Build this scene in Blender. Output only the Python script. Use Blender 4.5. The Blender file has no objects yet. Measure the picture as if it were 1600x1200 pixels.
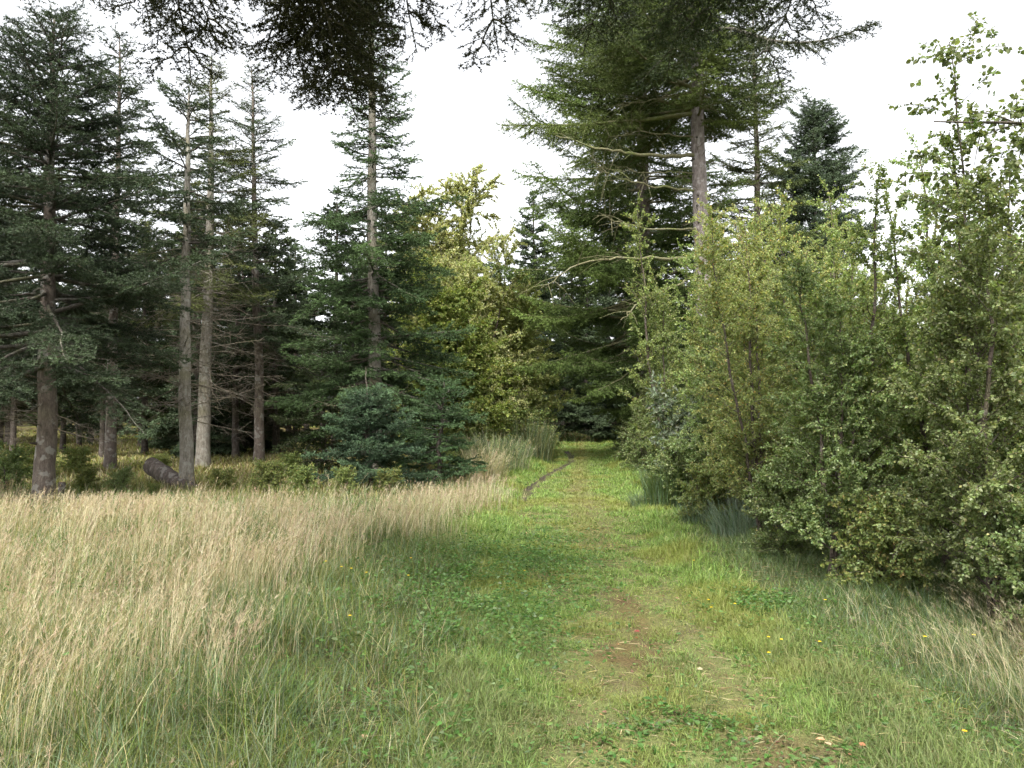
import bpy, math
import numpy as np
from math import radians as R, pi

# ------------------------------------------------------------------ camera, sky, sun, exposure
SC = bpy.context.scene
CAMZ, FPX, PITCH = 1.6, 1244.0, math.atan(40 / 1244.0)
cam_d = bpy.data.cameras.new('camera'); cam = bpy.data.objects.new('camera', cam_d)
SC.collection.objects.link(cam); SC.camera = cam
cam.location = (0, 0, CAMZ); cam.rotation_euler = (R(90) + PITCH, 0, 0)
cam_d.sensor_width = 36; cam_d.lens = 36 * FPX / 1600.0
cam_d.clip_start = 0.05; cam_d.clip_end = 2000

SUN_EL, SUN_AZ = R(57), R(-162)          # azimuth clockwise from +Y (the view direction)
world = bpy.data.worlds.new('World'); SC.world = world; world.use_nodes = True
nt = world.node_tree; nt.nodes.clear()
sky = nt.nodes.new('ShaderNodeTexSky'); sky.sky_type = 'NISHITA'; sky.sun_disc = False
sky.sun_elevation = SUN_EL; sky.sun_rotation = SUN_AZ
sky.air_density = 1.0; sky.dust_density = 4.0; sky.ozone_density = 1.0
hs = nt.nodes.new('ShaderNodeHueSaturation'); hs.inputs['Saturation'].default_value = 0.12
bg = nt.nodes.new('ShaderNodeBackground'); bg.inputs['Strength'].default_value = 0.15
out = nt.nodes.new('ShaderNodeOutputWorld')
tcw = nt.nodes.new('ShaderNodeTexCoord'); mpw = nt.nodes.new('ShaderNodeMapping'); mpw.inputs['Scale'].default_value = (1.2, 1.2, 3.0)
cn = nt.nodes.new('ShaderNodeTexNoise'); cn.inputs['Scale'].default_value = 1.6; cn.inputs['Detail'].default_value = 6
cr = nt.nodes.new('ShaderNodeMapRange'); cr.inputs[1].default_value = .35; cr.inputs[2].default_value = .7; cr.inputs[3].default_value = .86; cr.inputs[4].default_value = 1.12
cm = nt.nodes.new('ShaderNodeMix'); cm.data_type = 'RGBA'; cm.blend_type = 'MULTIPLY'; cm.inputs[0].default_value = 1
nt.links.new(tcw.outputs['Generated'], mpw.inputs[0]); nt.links.new(mpw.outputs[0], cn.inputs[0]); nt.links.new(cn.outputs[0], cr.inputs[0])
nt.links.new(sky.outputs[0], hs.inputs['Color']); nt.links.new(hs.outputs[0], cm.inputs[6]); nt.links.new(cr.outputs[0], cm.inputs[7]); nt.links.new(cm.outputs[2], bg.inputs[0]); nt.links.new(bg.outputs[0], out.inputs[0])

sun_d = bpy.data.lights.new('sun', 'SUN'); sun = bpy.data.objects.new('sun', sun_d); SC.collection.objects.link(sun)
sun_d.energy = 1.9; sun_d.angle = R(18); sun_d.color = (1.0, 0.96, 0.88)
sun.rotation_euler = (pi / 2 - SUN_EL, 0, pi - SUN_AZ)
SC.view_settings.view_transform = 'Standard'; SC.view_settings.look = 'None'
SC.view_settings.gamma = 1; SC.view_settings.use_curve_mapping = False
SC.view_settings.exposure = 1.82
SC.render.engine = 'CYCLES'
cy = SC.cycles
cy.max_bounces = 6; cy.diffuse_bounces = 4; cy.glossy_bounces = 2; cy.transmission_bounces = 4; cy.transparent_max_bounces = 4
cy.use_denoising = True; cy.denoiser = 'OPENIMAGEDENOISE'
cy.caustics_reflective = False; cy.caustics_refractive = False
cy.use_adaptive_sampling = True; cy.adaptive_threshold = 0.02
SC.render.use_persistent_data = False

# ------------------------------------------------------------------ helpers
COL = SC.collection
def at(px, py, d):
    """world point seen at photograph pixel (1600x1200) at forward distance d"""
    x = (px - 800) / FPX; y = (600 - py) / FPX
    fy = math.cos(PITCH) - y * math.sin(PITCH); fz = math.sin(PITCH) + y * math.cos(PITCH)
    return np.array([x / fy * d, d, CAMZ + fz / fy * d])
def gx(px, d): return float(at(px, 640, d)[0])
def zat(py, d): return float(at(800, py, d)[2])

def vnoise(x, y, s, seed=0):
    """smooth value noise, vectorised, 0..1"""
    x = np.asarray(x, float) / s + 137.3 + seed * 17.17; y = np.asarray(y, float) / s + 91.7 + seed * 9.31
    xi = np.floor(x).astype(np.int64); yi = np.floor(y).astype(np.int64); fx = x - xi; fy = y - yi
    fx = fx * fx * (3 - 2 * fx); fy = fy * fy * (3 - 2 * fy)
    def h(a, b):
        n = (a * 374761393 + b * 668265263 + seed * 974634777) & 0xffffffff
        n = ((n ^ (n >> 13)) * 1274126177) & 0xffffffff
        return ((n ^ (n >> 16)) & 0xffff) / 65535.0
    return (h(xi, yi) * (1 - fx) + h(xi + 1, yi) * fx) * (1 - fy) + (h(xi, yi + 1) * (1 - fx) + h(xi + 1, yi + 1) * fx) * fy
def sstep(a, b, x):
    t = np.clip((np.asarray(x, float) - a) / (b - a), 0, 1); return t * t * (3 - 2 * t)

PL_D = [0, 3.5, 5.5, 9.5, 15, 25, 40, 60]          # path edges against distance
PL_X = [0.0, -0.05, 0.12, -0.08, 0.0, 1.0, 2.1, 3.4]
PR_X = [1.75, 1.75, 1.65, 1.75, 2.2, 3.1, 4.6, 6.2]
def path_l(y): return np.interp(y, PL_D, PL_X)
def path_r(y): return np.interp(y, PL_D, PR_X)
RUT_D = [9.5, 13, 16.6, 20, 25, 30, 34]; RUT_X = [-0.05, 0.0, 0.35, 0.85, 1.87, 2.15, 2.2]

def ground_z(x, y):
    x = np.asarray(x, float); y = np.asarray(y, float)
    z = 0.10 * (vnoise(x, y, 2.3, 1) - .5) + 0.04 * (vnoise(x, y, 0.7, 2) - .5)
    z = z + 0.5 * (vnoise(x, y, 14, 3) - .5) * sstep(12, 40, np.hypot(x, y))
    l, r = path_l(y), path_r(y)
    inp = sstep(-.35, .15, x - l) * sstep(-.35, .15, r - x)
    z = z * (1 - .75 * inp) - 0.05 * inp
    z = z + 0.10 * sstep(0.2, 2.2, l - x) - 0.02
    c = (x - np.interp(y, RUT_D, RUT_X)) / .13
    z = z - 0.05 * np.exp(-c * c) * sstep(13, 16, y) * (1 - sstep(29, 33, y))
    return z

class Buf:
    def __init__(s): s.v = []; s.c = []; s.t = []; s.tm = []; s.q = []; s.qm = []; s.n = 0
    def add(s, V, T=None, Q=None, C=(1, 1, 1), m=0):
        V = np.asarray(V, np.float32).reshape(-1, 3); n = len(V)
        C = np.asarray(C, np.float32)
        if C.ndim == 1: C = np.broadcast_to(C, (n, 3))
        s.v.append(V); s.c.append(C.reshape(-1, 3))
        if T is not None and len(T): s.t.append(np.asarray(T, np.int64).reshape(-1, 3) + s.n); s.tm.append(np.full(len(s.t[-1]), m))
        if Q is not None and len(Q): s.q.append(np.asarray(Q, np.int64).reshape(-1, 4) + s.n); s.qm.append(np.full(len(s.q[-1]), m))
        s.n += n
    def build(s, name, mats, parent=None, smooth=(), loc=None):
        V = np.concatenate(s.v); C = np.concatenate(s.c)
        T = np.concatenate(s.t) if s.t else np.zeros((0, 3), np.int64); Q = np.concatenate(s.q) if s.q else np.zeros((0, 4), np.int64)
        mi = np.concatenate([np.concatenate(s.tm) if s.tm else np.zeros(0), np.concatenate(s.qm) if s.qm else np.zeros(0)]).astype(np.int32)
        me = bpy.data.meshes.new(name)
        me.vertices.add(len(V)); me.vertices.foreach_set('co', V.astype(np.float32).ravel())
        loops = np.concatenate([T.ravel(), Q.ravel()]).astype(np.int32)
        me.loops.add(len(loops)); me.loops.foreach_set('vertex_index', loops)
        nf = len(T) + len(Q); me.polygons.add(nf)
        ls = np.concatenate([np.arange(len(T)) * 3, len(T) * 3 + np.arange(len(Q)) * 4]).astype(np.int32)
        me.polygons.foreach_set('loop_start', ls)
        me.polygons.foreach_set('material_index', mi)
        sm = np.isin(mi, np.array(list(smooth), int)) if len(smooth) else np.zeros(nf, bool)
        me.polygons.foreach_set('use_smooth', sm)
        me.update(calc_edges=True)
        a = me.attributes.new('Col', 'FLOAT_COLOR', 'POINT')
        a.data.foreach_set('color', np.concatenate([C, np.ones((len(C), 1), np.float32)], 1).astype(np.float32).ravel())
        for m in (mats if isinstance(mats, (list, tuple)) else [mats]): me.materials.append(m)
        o = bpy.data.objects.new(name, me); COL.objects.link(o)
        if parent is not None: o.parent = parent
        if loc is not None: o.location = loc
        return o

def norm(a): return a / np.maximum(np.linalg.norm(a, axis=-1, keepdims=True), 1e-9)
def tag(o, label=None, cat=None, group=None, kind=None):
    if label: o['label'] = label
    if cat: o['category'] = cat
    if group: o['group'] = group
    if kind: o['kind'] = kind
    return o
def thing(name, label, cat, loc=(0, 0, 0), rz=0, group=None, s=1):
    o = bpy.data.objects.new(name, None); COL.objects.link(o)
    o.location = loc; o.rotation_euler = (0, 0, rz); o.scale = (s, s, s); o.empty_display_size = .2
    return tag(o, label, cat, group)
def copy_tree(root, label, loc, rz=0, s=(1, 1, 1), group=None, tilt=(0, 0)):
    r = root.copy(); COL.objects.link(r); r.location = loc; r.rotation_euler = (tilt[0], tilt[1], rz); r.scale = s
    r['label'] = label
    if group: r['group'] = group
    for ch in list(root.children):
        c = ch.copy(); COL.objects.link(c); c.parent = r
        for g in ch.children:
            d = g.copy(); COL.objects.link(d); d.parent = c
    return r

def tubes(buf, P, r, sides=4, C=(1, 1, 1), m=0, cap=False):
    """P (n,k,3) polylines, r (n,k) radii"""
    P = np.asarray(P, float); r = np.asarray(r, float)
    n, k, _ = P.shape
    if n == 0: return
    T = norm(np.gradient(P, axis=1)); ref = np.where(np.abs(T[:, :1, 2:3]) > .9, np.array([[[1., 0, 0]]]), np.array([[[0, 0, 1.]]]))
    U = norm(np.cross(T, ref)); W = np.cross(T, U)
    a = np.arange(sides) * 2 * pi / sides
    V = P[:, :, None] + r[:, :, None, None] * (U[:, :, None] * np.cos(a)[:, None] + W[:, :, None] * np.sin(a)[:, None])
    base = (np.arange(n) * k * sides)[:, None, None] + (np.arange(k - 1) * sides)[:, None] + np.arange(sides)
    nx = (np.arange(n) * k * sides)[:, None, None] + (np.arange(k - 1) * sides)[:, None] + (np.arange(sides) + 1) % sides
    Q = np.stack([base, base + sides, nx + sides, nx], -1).reshape(-1, 4)
    C = np.asarray(C, float)
    if C.ndim == 2: C = np.repeat(C, k * sides, 0)
    buf.add(V, Q=Q[:, ::-1], C=C, m=m)

# ------------------------------------------------------------------ materials
def mat(name): 
    m = bpy.data.materials.new(name); m.use_nodes = True; t = m.node_tree; t.nodes.clear(); return m, t
def N(t, ty, **k):
    n = t.nodes.new(ty)
    for a, b in k.items(): setattr(n, a, b)
    return n
def leaf_mat(name, trans=.35, rough=.45, spec=.5, var=.35, back=1.0):
    """thin plant tissue: own colour from the attribute, light shining through"""
    m, t = mat(name); L = t.links.new
    at_ = N(t, 'ShaderNodeAttribute', attribute_name='Col')
    oi = N(t, 'ShaderNodeObjectInfo')
    hsv = N(t, 'ShaderNodeHueSaturation')
    mr = N(t, 'ShaderNodeMapRange'); mr.inputs[3].default_value = 1 - var * .5; mr.inputs[4].default_value = 1 + var * .5
    mh = N(t, 'ShaderNodeMapRange'); mh.inputs[3].default_value = .488; mh.inputs[4].default_value = .512
    L(oi.outputs['Random'], mr.inputs[0]); L(mr.outputs[0], hsv.inputs['Value'])
    L(oi.outputs['Random'], mh.inputs[0]); L(mh.outputs[0], hsv.inputs['Hue'])
    L(at_.outputs['Color'], hsv.inputs['Color'])
    p = N(t, 'ShaderNodeBsdfPrincipled'); p.inputs['Roughness'].default_value = rough
    p.inputs['Specular IOR Level'].default_value = spec
    L(hsv.outputs[0], p.inputs['Base Color'])
    tr = N(t, 'ShaderNodeBsdfTranslucent'); mx = N(t, 'ShaderNodeMixShader'); mx.inputs[0].default_value = trans
    g = N(t, 'ShaderNodeMix', data_type='RGBA', blend_type='MULTIPLY'); g.inputs[0].default_value = 1; g.inputs[7].default_value = (1.25, 1.3, .7, 1)
    L(hsv.outputs[0], g.inputs[6]); L(g.outputs[2], tr.inputs[0])
    L(p.outputs[0], mx.inputs[1]); L(tr.outputs[0], mx.inputs[2])
    o = N(t, 'ShaderNodeOutputMaterial'); L(mx.outputs[0], o.inputs[0])
    return m
def bark_mat(name, c1, c2, c3, moss=(.10, .11, .03), moss_amt=.3, sx=1.0, pale=(.42, .42, .38), pale_amt=.3):
    m, t = mat(name); L = t.links.new
    tc = N(t, 'ShaderNodeTexCoord'); mp = N(t, 'ShaderNodeMapping'); mp.inputs['Scale'].default_value = (9 * sx, 9 * sx, 3.0 * sx)
    L(tc.outputs['Object'], mp.inputs[0])
    n1 = N(t, 'ShaderNodeTexNoise'); n1.inputs['Scale'].default_value = 2.2; n1.inputs['Detail'].default_value = 8; n1.inputs['Roughness'].default_value = .7
    L(mp.outputs[0], n1.inputs[0])
    vo = N(t, 'ShaderNodeTexVoronoi', feature='DISTANCE_TO_EDGE'); vo.inputs['Scale'].default_value = 3.5; L(mp.outputs[0], vo.inputs[0])
    cr = N(t, 'ShaderNodeValToRGB'); e = cr.color_ramp.elements
    e[0].position = .32; e[0].color = (*c1, 1); e[1].position = .68; e[1].color = (*c3, 1); x = e.new(.5); x.color = (*c2, 1)
    L(n1.outputs[0], cr.inputs[0])
    crk = N(t, 'ShaderNodeMapRange'); crk.inputs[2].default_value = .09; crk.inputs[3].default_value = .45; crk.inputs[4].default_value = 1
    L(vo.outputs[0], crk.inputs[0])
    mul = N(t, 'ShaderNodeMix', data_type='RGBA', blend_type='MULTIPLY'); mul.inputs[0].default_value = .55
    L(cr.outputs[0], mul.inputs[6]); L(crk.outputs[0], mul.inputs[7])
    n2 = N(t, 'ShaderNodeTexNoise'); n2.inputs['Scale'].default_value = 1.6; n2.inputs['Detail'].default_value = 5; L(tc.outputs['Object'], n2.inputs[0])
    r2 = N(t, 'ShaderNodeMapRange'); r2.inputs[1].default_value = .5; r2.inputs[2].default_value = .66; r2.inputs[4].default_value = moss_amt; L(n2.outputs[0], r2.inputs[0])
    mm = N(t, 'ShaderNodeMix', data_type='RGBA'); L(r2.outputs[0], mm.inputs[0]); L(mul.outputs[2], mm.inputs[6]); mm.inputs[7].default_value = (*moss, 1)
    n3 = N(t, 'ShaderNodeTexNoise'); n3.inputs['Scale'].default_value = 6.5; n3.inputs['Detail'].default_value = 6; L(tc.outputs['Object'], n3.inputs[0])
    r3 = N(t, 'ShaderNodeMapRange'); r3.inputs[1].default_value = .55; r3.inputs[2].default_value = .6; r3.inputs[4].default_value = pale_amt; L(n3.outputs[0], r3.inputs[0])
    m3 = N(t, 'ShaderNodeMix', data_type='RGBA'); L(r3.outputs[0], m3.inputs[0]); L(mm.outputs[2], m3.inputs[6]); m3.inputs[7].default_value = (*pale, 1)
    p = N(t, 'ShaderNodeBsdfPrincipled'); p.inputs['Roughness'].default_value = .85; L(m3.outputs[2], p.inputs['Base Color'])
    b = N(t, 'ShaderNodeBump'); b.inputs['Strength'].default_value = .8; b.inputs['Distance'].default_value = .012
    ad = N(t, 'ShaderNodeMath', operation='ADD'); L(n1.outputs[0], ad.inputs[0]); L(crk.outputs[0], ad.inputs[1]); L(ad.outputs[0], b.inputs['Height'])
    L(b.outputs[0], p.inputs['Normal'])
    o = N(t, 'ShaderNodeOutputMaterial'); L(p.outputs[0], o.inputs[0])
    return m
def ground_mat(name, cols, scale=3.0, bump=.03):
    m, t = mat(name); L = t.links.new
    tc = N(t, 'ShaderNodeTexCoord')
    n1 = N(t, 'ShaderNodeTexNoise'); n1.inputs['Scale'].default_value = scale; n1.inputs['Detail'].default_value = 9; n1.inputs['Roughness'].default_value = .72
    L(tc.outputs['Object'], n1.inputs[0])
    cr = N(t, 'ShaderNodeValToRGB'); e = cr.color_ramp.elements
    e[0].position = .3; e[0].color = (*cols[0], 1); e[1].position = .7; e[1].color = (*cols[-1], 1)
    for i, c in enumerate(cols[1:-1]): x = e.new(.3 + .4 * (i + 1) / (len(cols) - 1)); x.color = (*c, 1)
    L(n1.outputs[0], cr.inputs[0])
    n2 = N(t, 'ShaderNodeTexNoise'); n2.inputs['Scale'].default_value = scale * 30; n2.inputs['Detail'].default_value = 4; L(tc.outputs['Object'], n2.inputs[0])
    r2 = N(t, 'ShaderNodeMapRange'); r2.inputs[1].default_value = .3; r2.inputs[2].default_value = .7; r2.inputs[3].default_value = .6; r2.inputs[4].default_value = 1.3; L(n2.outputs[0], r2.inputs[0])
    mu = N(t, 'ShaderNodeMix', data_type='RGBA', blend_type='MULTIPLY'); mu.inputs[0].default_value = 1; L(cr.outputs[0], mu.inputs[6]); L(r2.outputs[0], mu.inputs[7])
    a = N(t, 'ShaderNodeAttribute', attribute_name='Col'); m2 = N(t, 'ShaderNodeMix', data_type='RGBA', blend_type='MULTIPLY'); m2.inputs[0].default_value = 1
    L(mu.outputs[2], m2.inputs[6]); L(a.outputs['Color'], m2.inputs[7])
    p = N(t, 'ShaderNodeBsdfPrincipled'); p.inputs['Roughness'].default_value = .95; p.inputs['Specular IOR Level'].default_value = .2; L(m2.outputs[2], p.inputs['Base Color'])
    b = N(t, 'ShaderNodeBump'); b.inputs['Strength'].default_value = 1; b.inputs['Distance'].default_value = bump; L(n2.outputs[0], b.inputs['Height']); L(b.outputs[0], p.inputs['Normal'])
    o = N(t, 'ShaderNodeOutputMaterial'); L(p.outputs[0], o.inputs[0])
    return m

M_GRASS = leaf_mat('grass_blades', .35, .55, .22, 0)
M_LEAF = leaf_mat('broad_leaf', .42, .45, .25, .22)
M_NEEDLE = leaf_mat('needles', .12, .6, .18, .2)
M_PETAL = leaf_mat('petal', .3, .5, .3, 0)
M_TWIG = bark_mat('twig_bark', (.035, .028, .02), (.06, .05, .038), (.10, .09, .07), moss_amt=.5, pale_amt=.15)
M_DEAD = bark_mat('dead_twig_bark', (.07, .055, .04), (.13, .105, .075), (.20, .165, .12), moss=(.13, .12, .05), moss_amt=.5, pale=(.3, .29, .25), pale_amt=.4)
M_MOSSY = bark_mat('mossy_limb', (.09, .08, .04), (.14, .13, .06), (.2, .19, .10), moss=(.12, .14, .035), moss_amt=.95, pale_amt=.1)
M_SPRUCE = bark_mat('spruce_bark', (.06, .046, .036), (.125, .098, .078), (.20, .165, .135), moss_amt=.25, pale_amt=.35)
M_SPRUCE_GREY = bark_mat('grey_fir_bark', (.10, .085, .068), (.20, .18, .145), (.31, .285, .245), moss=(.13, .12, .05), moss_amt=.7, pale=(.30, .30, .26), pale_amt=.45)
M_SPRUCE_BIG = bark_mat('pinkish_spruce_bark', (.09, .07, .062), (.18, .15, .135), (.27, .235, .215), moss_amt=.1, pale=(.42, .4, .38), pale_amt=.35, sx=.8)
M_DARKBARK = bark_mat('dark_bark', (.03, .022, .016), (.06, .046, .036), (.10, .08, .065), moss_amt=.2, pale_amt=.1)
M_BIRCH = bark_mat('young_birch_bark', (.04, .028, .02), (.075, .055, .04), (.13, .10, .08), moss_amt=.3, pale_amt=.1)
M_LOG = bark_mat('log_bark', (.03, .023, .018), (.075, .056, .045), (.15, .12, .10), moss_amt=.15, pale_amt=.25)
M_CUT = ground_mat('sawn_wood', [(.16, .10, .06), (.26, .18, .11), (.34, .25, .16)], 8, .004)
M_GROUND = ground_mat('meadow_soil', [(.035, .026, .015), (.06, .055, .022), (.075, .085, .03), (.10, .10, .045)], 1.6)
M_PATH = ground_mat('mossy_path', [(.075, .055, .036), (.10, .095, .04), (.11, .125, .042), (.135, .15, .052)], 2.2, .015)
M_MUD = ground_mat('mud', [(.03, .022, .017), (.055, .042, .033), (.09, .07, .055)], 6, .02)

# ------------------------------------------------------------------ ground, path, mud rut
def sheet(xs, ys, zf, name, m, colf=None):
    X, Y = np.meshgrid(xs, ys); Z = zf(X, Y); b = Buf(); nx = len(xs); ny = len(ys)
    i = (np.arange(ny - 1)[:, None] * nx + np.arange(nx - 1)).ravel()
    Cc = colf(X, Y).reshape(-1, 3) if colf else (1, 1, 1)
    b.add(np.stack([X, Y, Z], -1), Q=np.stack([i, i + 1, i + nx + 1, i + nx], -1), C=Cc)
    return b.build(name, m, smooth=(0,))
xs = np.concatenate([-np.geomspace(900, 14, 26), np.arange(-13.8, 13.9, .2), np.geomspace(14, 900, 26)])
ys = np.concatenate([-np.geomspace(300, 4, 14), np.arange(-3.8, 36, .2), np.geomspace(36.3, 1500, 40)])
def gcol(X, Y):
    forest = sstep(12.5, 15, Y) * sstep(-.3, -1.5, X)
    c = np.ones(X.shape + (3,)); br = np.array([1.15, .85, .75])
    c = c * (1 - forest[..., None]) + br * forest[..., None]
    mossy = (forest * sstep(.5, .65, vnoise(X, Y, 2.5, 8)))[..., None]
    return c * (1 - mossy) + np.array([2.2, 2.4, 1.2]) * mossy
tag(sheet(xs, ys, ground_z, 'ground', M_GROUND, gcol), kind='structure')

ty = np.concatenate([np.arange(-2, 30, .12), np.arange(30, 53, .5)]); tu = np.linspace(0, 1, 19)
b = Buf()
wl = .22 * (vnoise(ty, ty * 0, .6, 11) - .5) + .1; wr = .3 * (vnoise(ty, ty * 0 + 5, .6, 12) - .5) + .1
X = (path_l(ty) - wl)[:, None] * (1 - tu) + (path_r(ty) + wr)[:, None] * tu; Y = np.repeat(ty[:, None], 19, 1)
i = (np.arange(len(ty) - 1)[:, None] * 19 + np.arange(18)).ravel()
def soil_patch(X, Y):
    """bare worn earth on the path, 0..1"""
    g = lambda cx, cy, sx, sy, k: k * np.exp(-((X - cx) / sx) ** 2 - ((Y - cy) / sy) ** 2)
    s = g(.75, 5.45, .24, .32, 1.15) + g(.98, 6.6, .16, .8, 1.05) + g(1.0, 5.0, .3, .5, .5) + g(1.3, 3.55, .2, .3, .8) + g(1.35, 4.0, .35, .15, .5) + g(.1, 4.2, .16, .15, .9) + g(.45, 4.0, .1, .08, .7) + g(.05, 12.6, .5, .5, .8) + g(.1, 14.6, .4, .6, .6) + g(1.2, 11, .3, 2.5, .4) + g(1.4, 16, .3, 3, .35) + g(.15, 3.4, .4, .2, .5)
    return np.clip(s * (.45 + 1.1 * vnoise(X, Y, .09, 21)), 0, 1)
sp = soil_patch(X, Y)[..., None]
C = np.array([1, 1, 1.]) * (1 - sp) + np.array([.85, .58, .62]) * sp
b.add(np.stack([X, Y, ground_z(X, Y) + .006], -1), Q=np.stack([i, i + 1, i + 20, i + 19], -1), C=C.reshape(-1, 3))
tag(b.build('path', M_PATH, smooth=(0,)), kind='structure')
ry = np.arange(14.5, 33, .15); b = Buf(); rw = .06 + .09 * vnoise(ry, ry * 0, .5, 31); rw *= np.where(vnoise(ry, ry * 0, .9, 32) > .25, 1, .3)
rx = np.interp(ry, RUT_D, RUT_X) + .10 * (vnoise(ry, ry * 0, .8, 33) - .5); k = 5; u = np.linspace(-1, 1, k)
X = rx[:, None] + rw[:, None] * u; Y = np.repeat(ry[:, None], k, 1)
i = (np.arange(len(ry) - 1)[:, None] * k + np.arange(k - 1)).ravel()
b.add(np.stack([X, Y, ground_z(X, Y) + .011], -1), Q=np.stack([i, i + 1, i + k + 1, i + k], -1))
tag(b.build('mud_path', M_MUD, smooth=(0,)), kind='structure')

# ------------------------------------------------------------------ grass (stuff)
def blades(buf, x, y, h, w, bend, az, C, Ctip=None, tw=.6, z=None, m=0, segs=3):
    n = len(x); z = ground_z(x, y) - .01 if z is None else z
    ts = np.array([0, .4, .75, 1.0]) if segs == 3 else np.array([0, .55, 1.0])
    K = len(ts)
    d = np.stack([np.cos(az), np.sin(az), az * 0], -1)
    sa = az + pi / 2 + tw * np.sin(az * 7.3 + x * 31)
    s = np.stack([np.cos(sa), np.sin(sa), az * 0], -1)
    P = np.stack([x, y, z], -1)[:, None] + d[:, None] * (h * bend)[:, None, None] * (ts ** 1.8)[None, :, None]
    P[:, :, 2] += h[:, None] * ts * (1 - .45 * np.minimum(bend, 1.2)[:, None] ** 2 * ts)
    wf = np.array([1, .95, .6]) if segs == 3 else np.array([1, .75])
    L_ = P[:, :-1] - s[:, None] * (w[:, None] * wf)[..., None] * .5
    R_ = P[:, :-1] + s[:, None] * (w[:, None] * wf)[..., None] * .5
    V = np.concatenate([np.stack([L_, R_], 2).reshape(n, -1, 3), P[:, -1:]], 1)
    nv = V.shape[1]; o = np.arange(n)[:, None] * nv
    Q = np.concatenate([o + np.array([2 * j, 2 * j + 1, 2 * j + 3, 2 * j + 2]) for j in range(K - 2)])
    T = o + np.array([nv - 3, nv - 2, nv - 1])
    if Ctip is None: Ctip = C
    tv = np.concatenate([np.repeat(ts[:-1], 2), [1.0]])[None, :, None]
    CC = C[:, None] * (1 - tv) + Ctip[:, None] * tv
    buf.add(V, T=T, Q=Q, C=CC.reshape(-1, 3), m=m)
    return P
def mixc(cols, wts, n, rng, var=.18):
    cols = np.array(cols); i = rng.choice(len(cols), n, p=np.array(wts) / sum(wts))
    return cols[i] * (1 + var * rng.standard_normal((n, 1))).clip(.5, 1.6) * (1 + .05 * rng.standard_normal((n, 3)))
def scatter(rng, y0, y1, dens, xl, xr, margin=.5):
    """random points seen from the camera; dens(y) per m2; xl/xr functions of y"""
    P = []
    for a in np.arange(y0, y1, .5):
        bb = min(a + .5, y1); lo = max(xl(a), -.69 * bb - margin); hi = min(xr(a), .69 * bb + margin)
        if hi <= lo: continue
        n = int(dens(a) * (hi - lo) * (bb - a)); P.append(np.stack([rng.uniform(lo, hi, n), rng.uniform(a, bb, n)], -1))
    return np.concatenate(P)

GREEN1 = (.085, .125, .028); GREEN2 = (.065, .105, .035); GREEN3 = (.12, .16, .038); GREY = (.13, .165, .10); BLUEG = (.10, .15, .085)
TAN1 = (.40, .36, .225); TAN2 = (.30, .275, .165); TAN3 = (.50, .46, .31); PINK = (.28, .22, .155); OLIVE = (.17, .16, .06); BROWN = (.13, .085, .045)
def tan_edge(y): return np.interp(y, [3, 4, 6, 8, 10, 12, 14, 17], [-1.35, -1.3, -1.5, -1.3, -.75, -.45, -.15, -.1])
def dryness(x, y):
    e = tan_edge(y) + .9 * (vnoise(x, y, .9, 41) - .5)
    s = sstep(.25, -.7, x - e)
    near = sstep(3.2, 7, y)
    p = .12 + .10 * sstep(7, 4, y) + .8 * sstep(.38, .64, vnoise(x, y, 1.1, 42) * .6 + vnoise(x, y, .35, 43) * .4 + .13 * near)
    return s * np.minimum(p, 1)

rng = np.random.default_rng(5)
# 1 green and grey-green undergrowth blades of the left meadow
P = scatter(rng, 1.8, 16, lambda y: np.interp(y, [2, 4, 8, 12, 16], [2600, 2500, 1500, 900, 500]), lambda y: -20, lambda y: path_l(y) + .15)
x, y = P.T; dr = dryness(x, y); keep = rng.random(len(x)) < (1 - .35 * dr); x, y, dr = x[keep], y[keep], dr[keep]; n = len(x)
forest = sstep(11.8, 14.5, y) * sstep(-1, -2.2, x); keep = rng.random(n) > forest * .8; x, y, dr = x[keep], y[keep], dr[keep]; n = len(x)
edge = sstep(.05, .9, path_l(y) - x)
tuft = vnoise(x, y, .28, 44); vig = sstep(.3, .75, tuft)
h = (.08 + .22 * edge * (.45 + .9 * vig) + .08 * dr) * np.interp(y, [10, 13], [1, .65]) * rng.uniform(.5, 1.25, n)
w = np.maximum(.0032, .00055 * y) * rng.uniform(.7, 1.4, n)
base = mixc([GREEN1, GREEN2, GREEN3, GREY, BLUEG, TAN2, OLIVE], [3, 2.5, 2, 2.5, 2, 1.2, 1], n, rng)
bright = (sstep(7.5, 10, y) * sstep(1.6, .4, path_l(y) - x))[:, None]
bright = np.maximum(bright, (.25 + .5 * sstep(5, 8, y))[:, None] * sstep(.75, -.05, path_l(y) - x + .5 * (vnoise(x, y, .3, 57) - .5))[:, None])
base = base * (1 - bright) + bright * mixc([(.15, .21, .055), (.19, .25, .09), (.12, .18, .05), (.25, .27, .13)], [3, 2, 2, 1.4], n, rng)
clump = vnoise(x, y, .7, 45)[:, None]; base *= .75 + .5 * clump
buf = Buf(); blades(buf, x, y, h, w, rng.uniform(.2, 1.3, n), rng.uniform(0, 2 * pi, n), base, base * [1.15, 1.1, 1.0])
tag(buf.build('meadow_grass', M_GRASS), 'mixed green and grey-green meadow grass left of the path', 'grass', kind='stuff')

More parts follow.
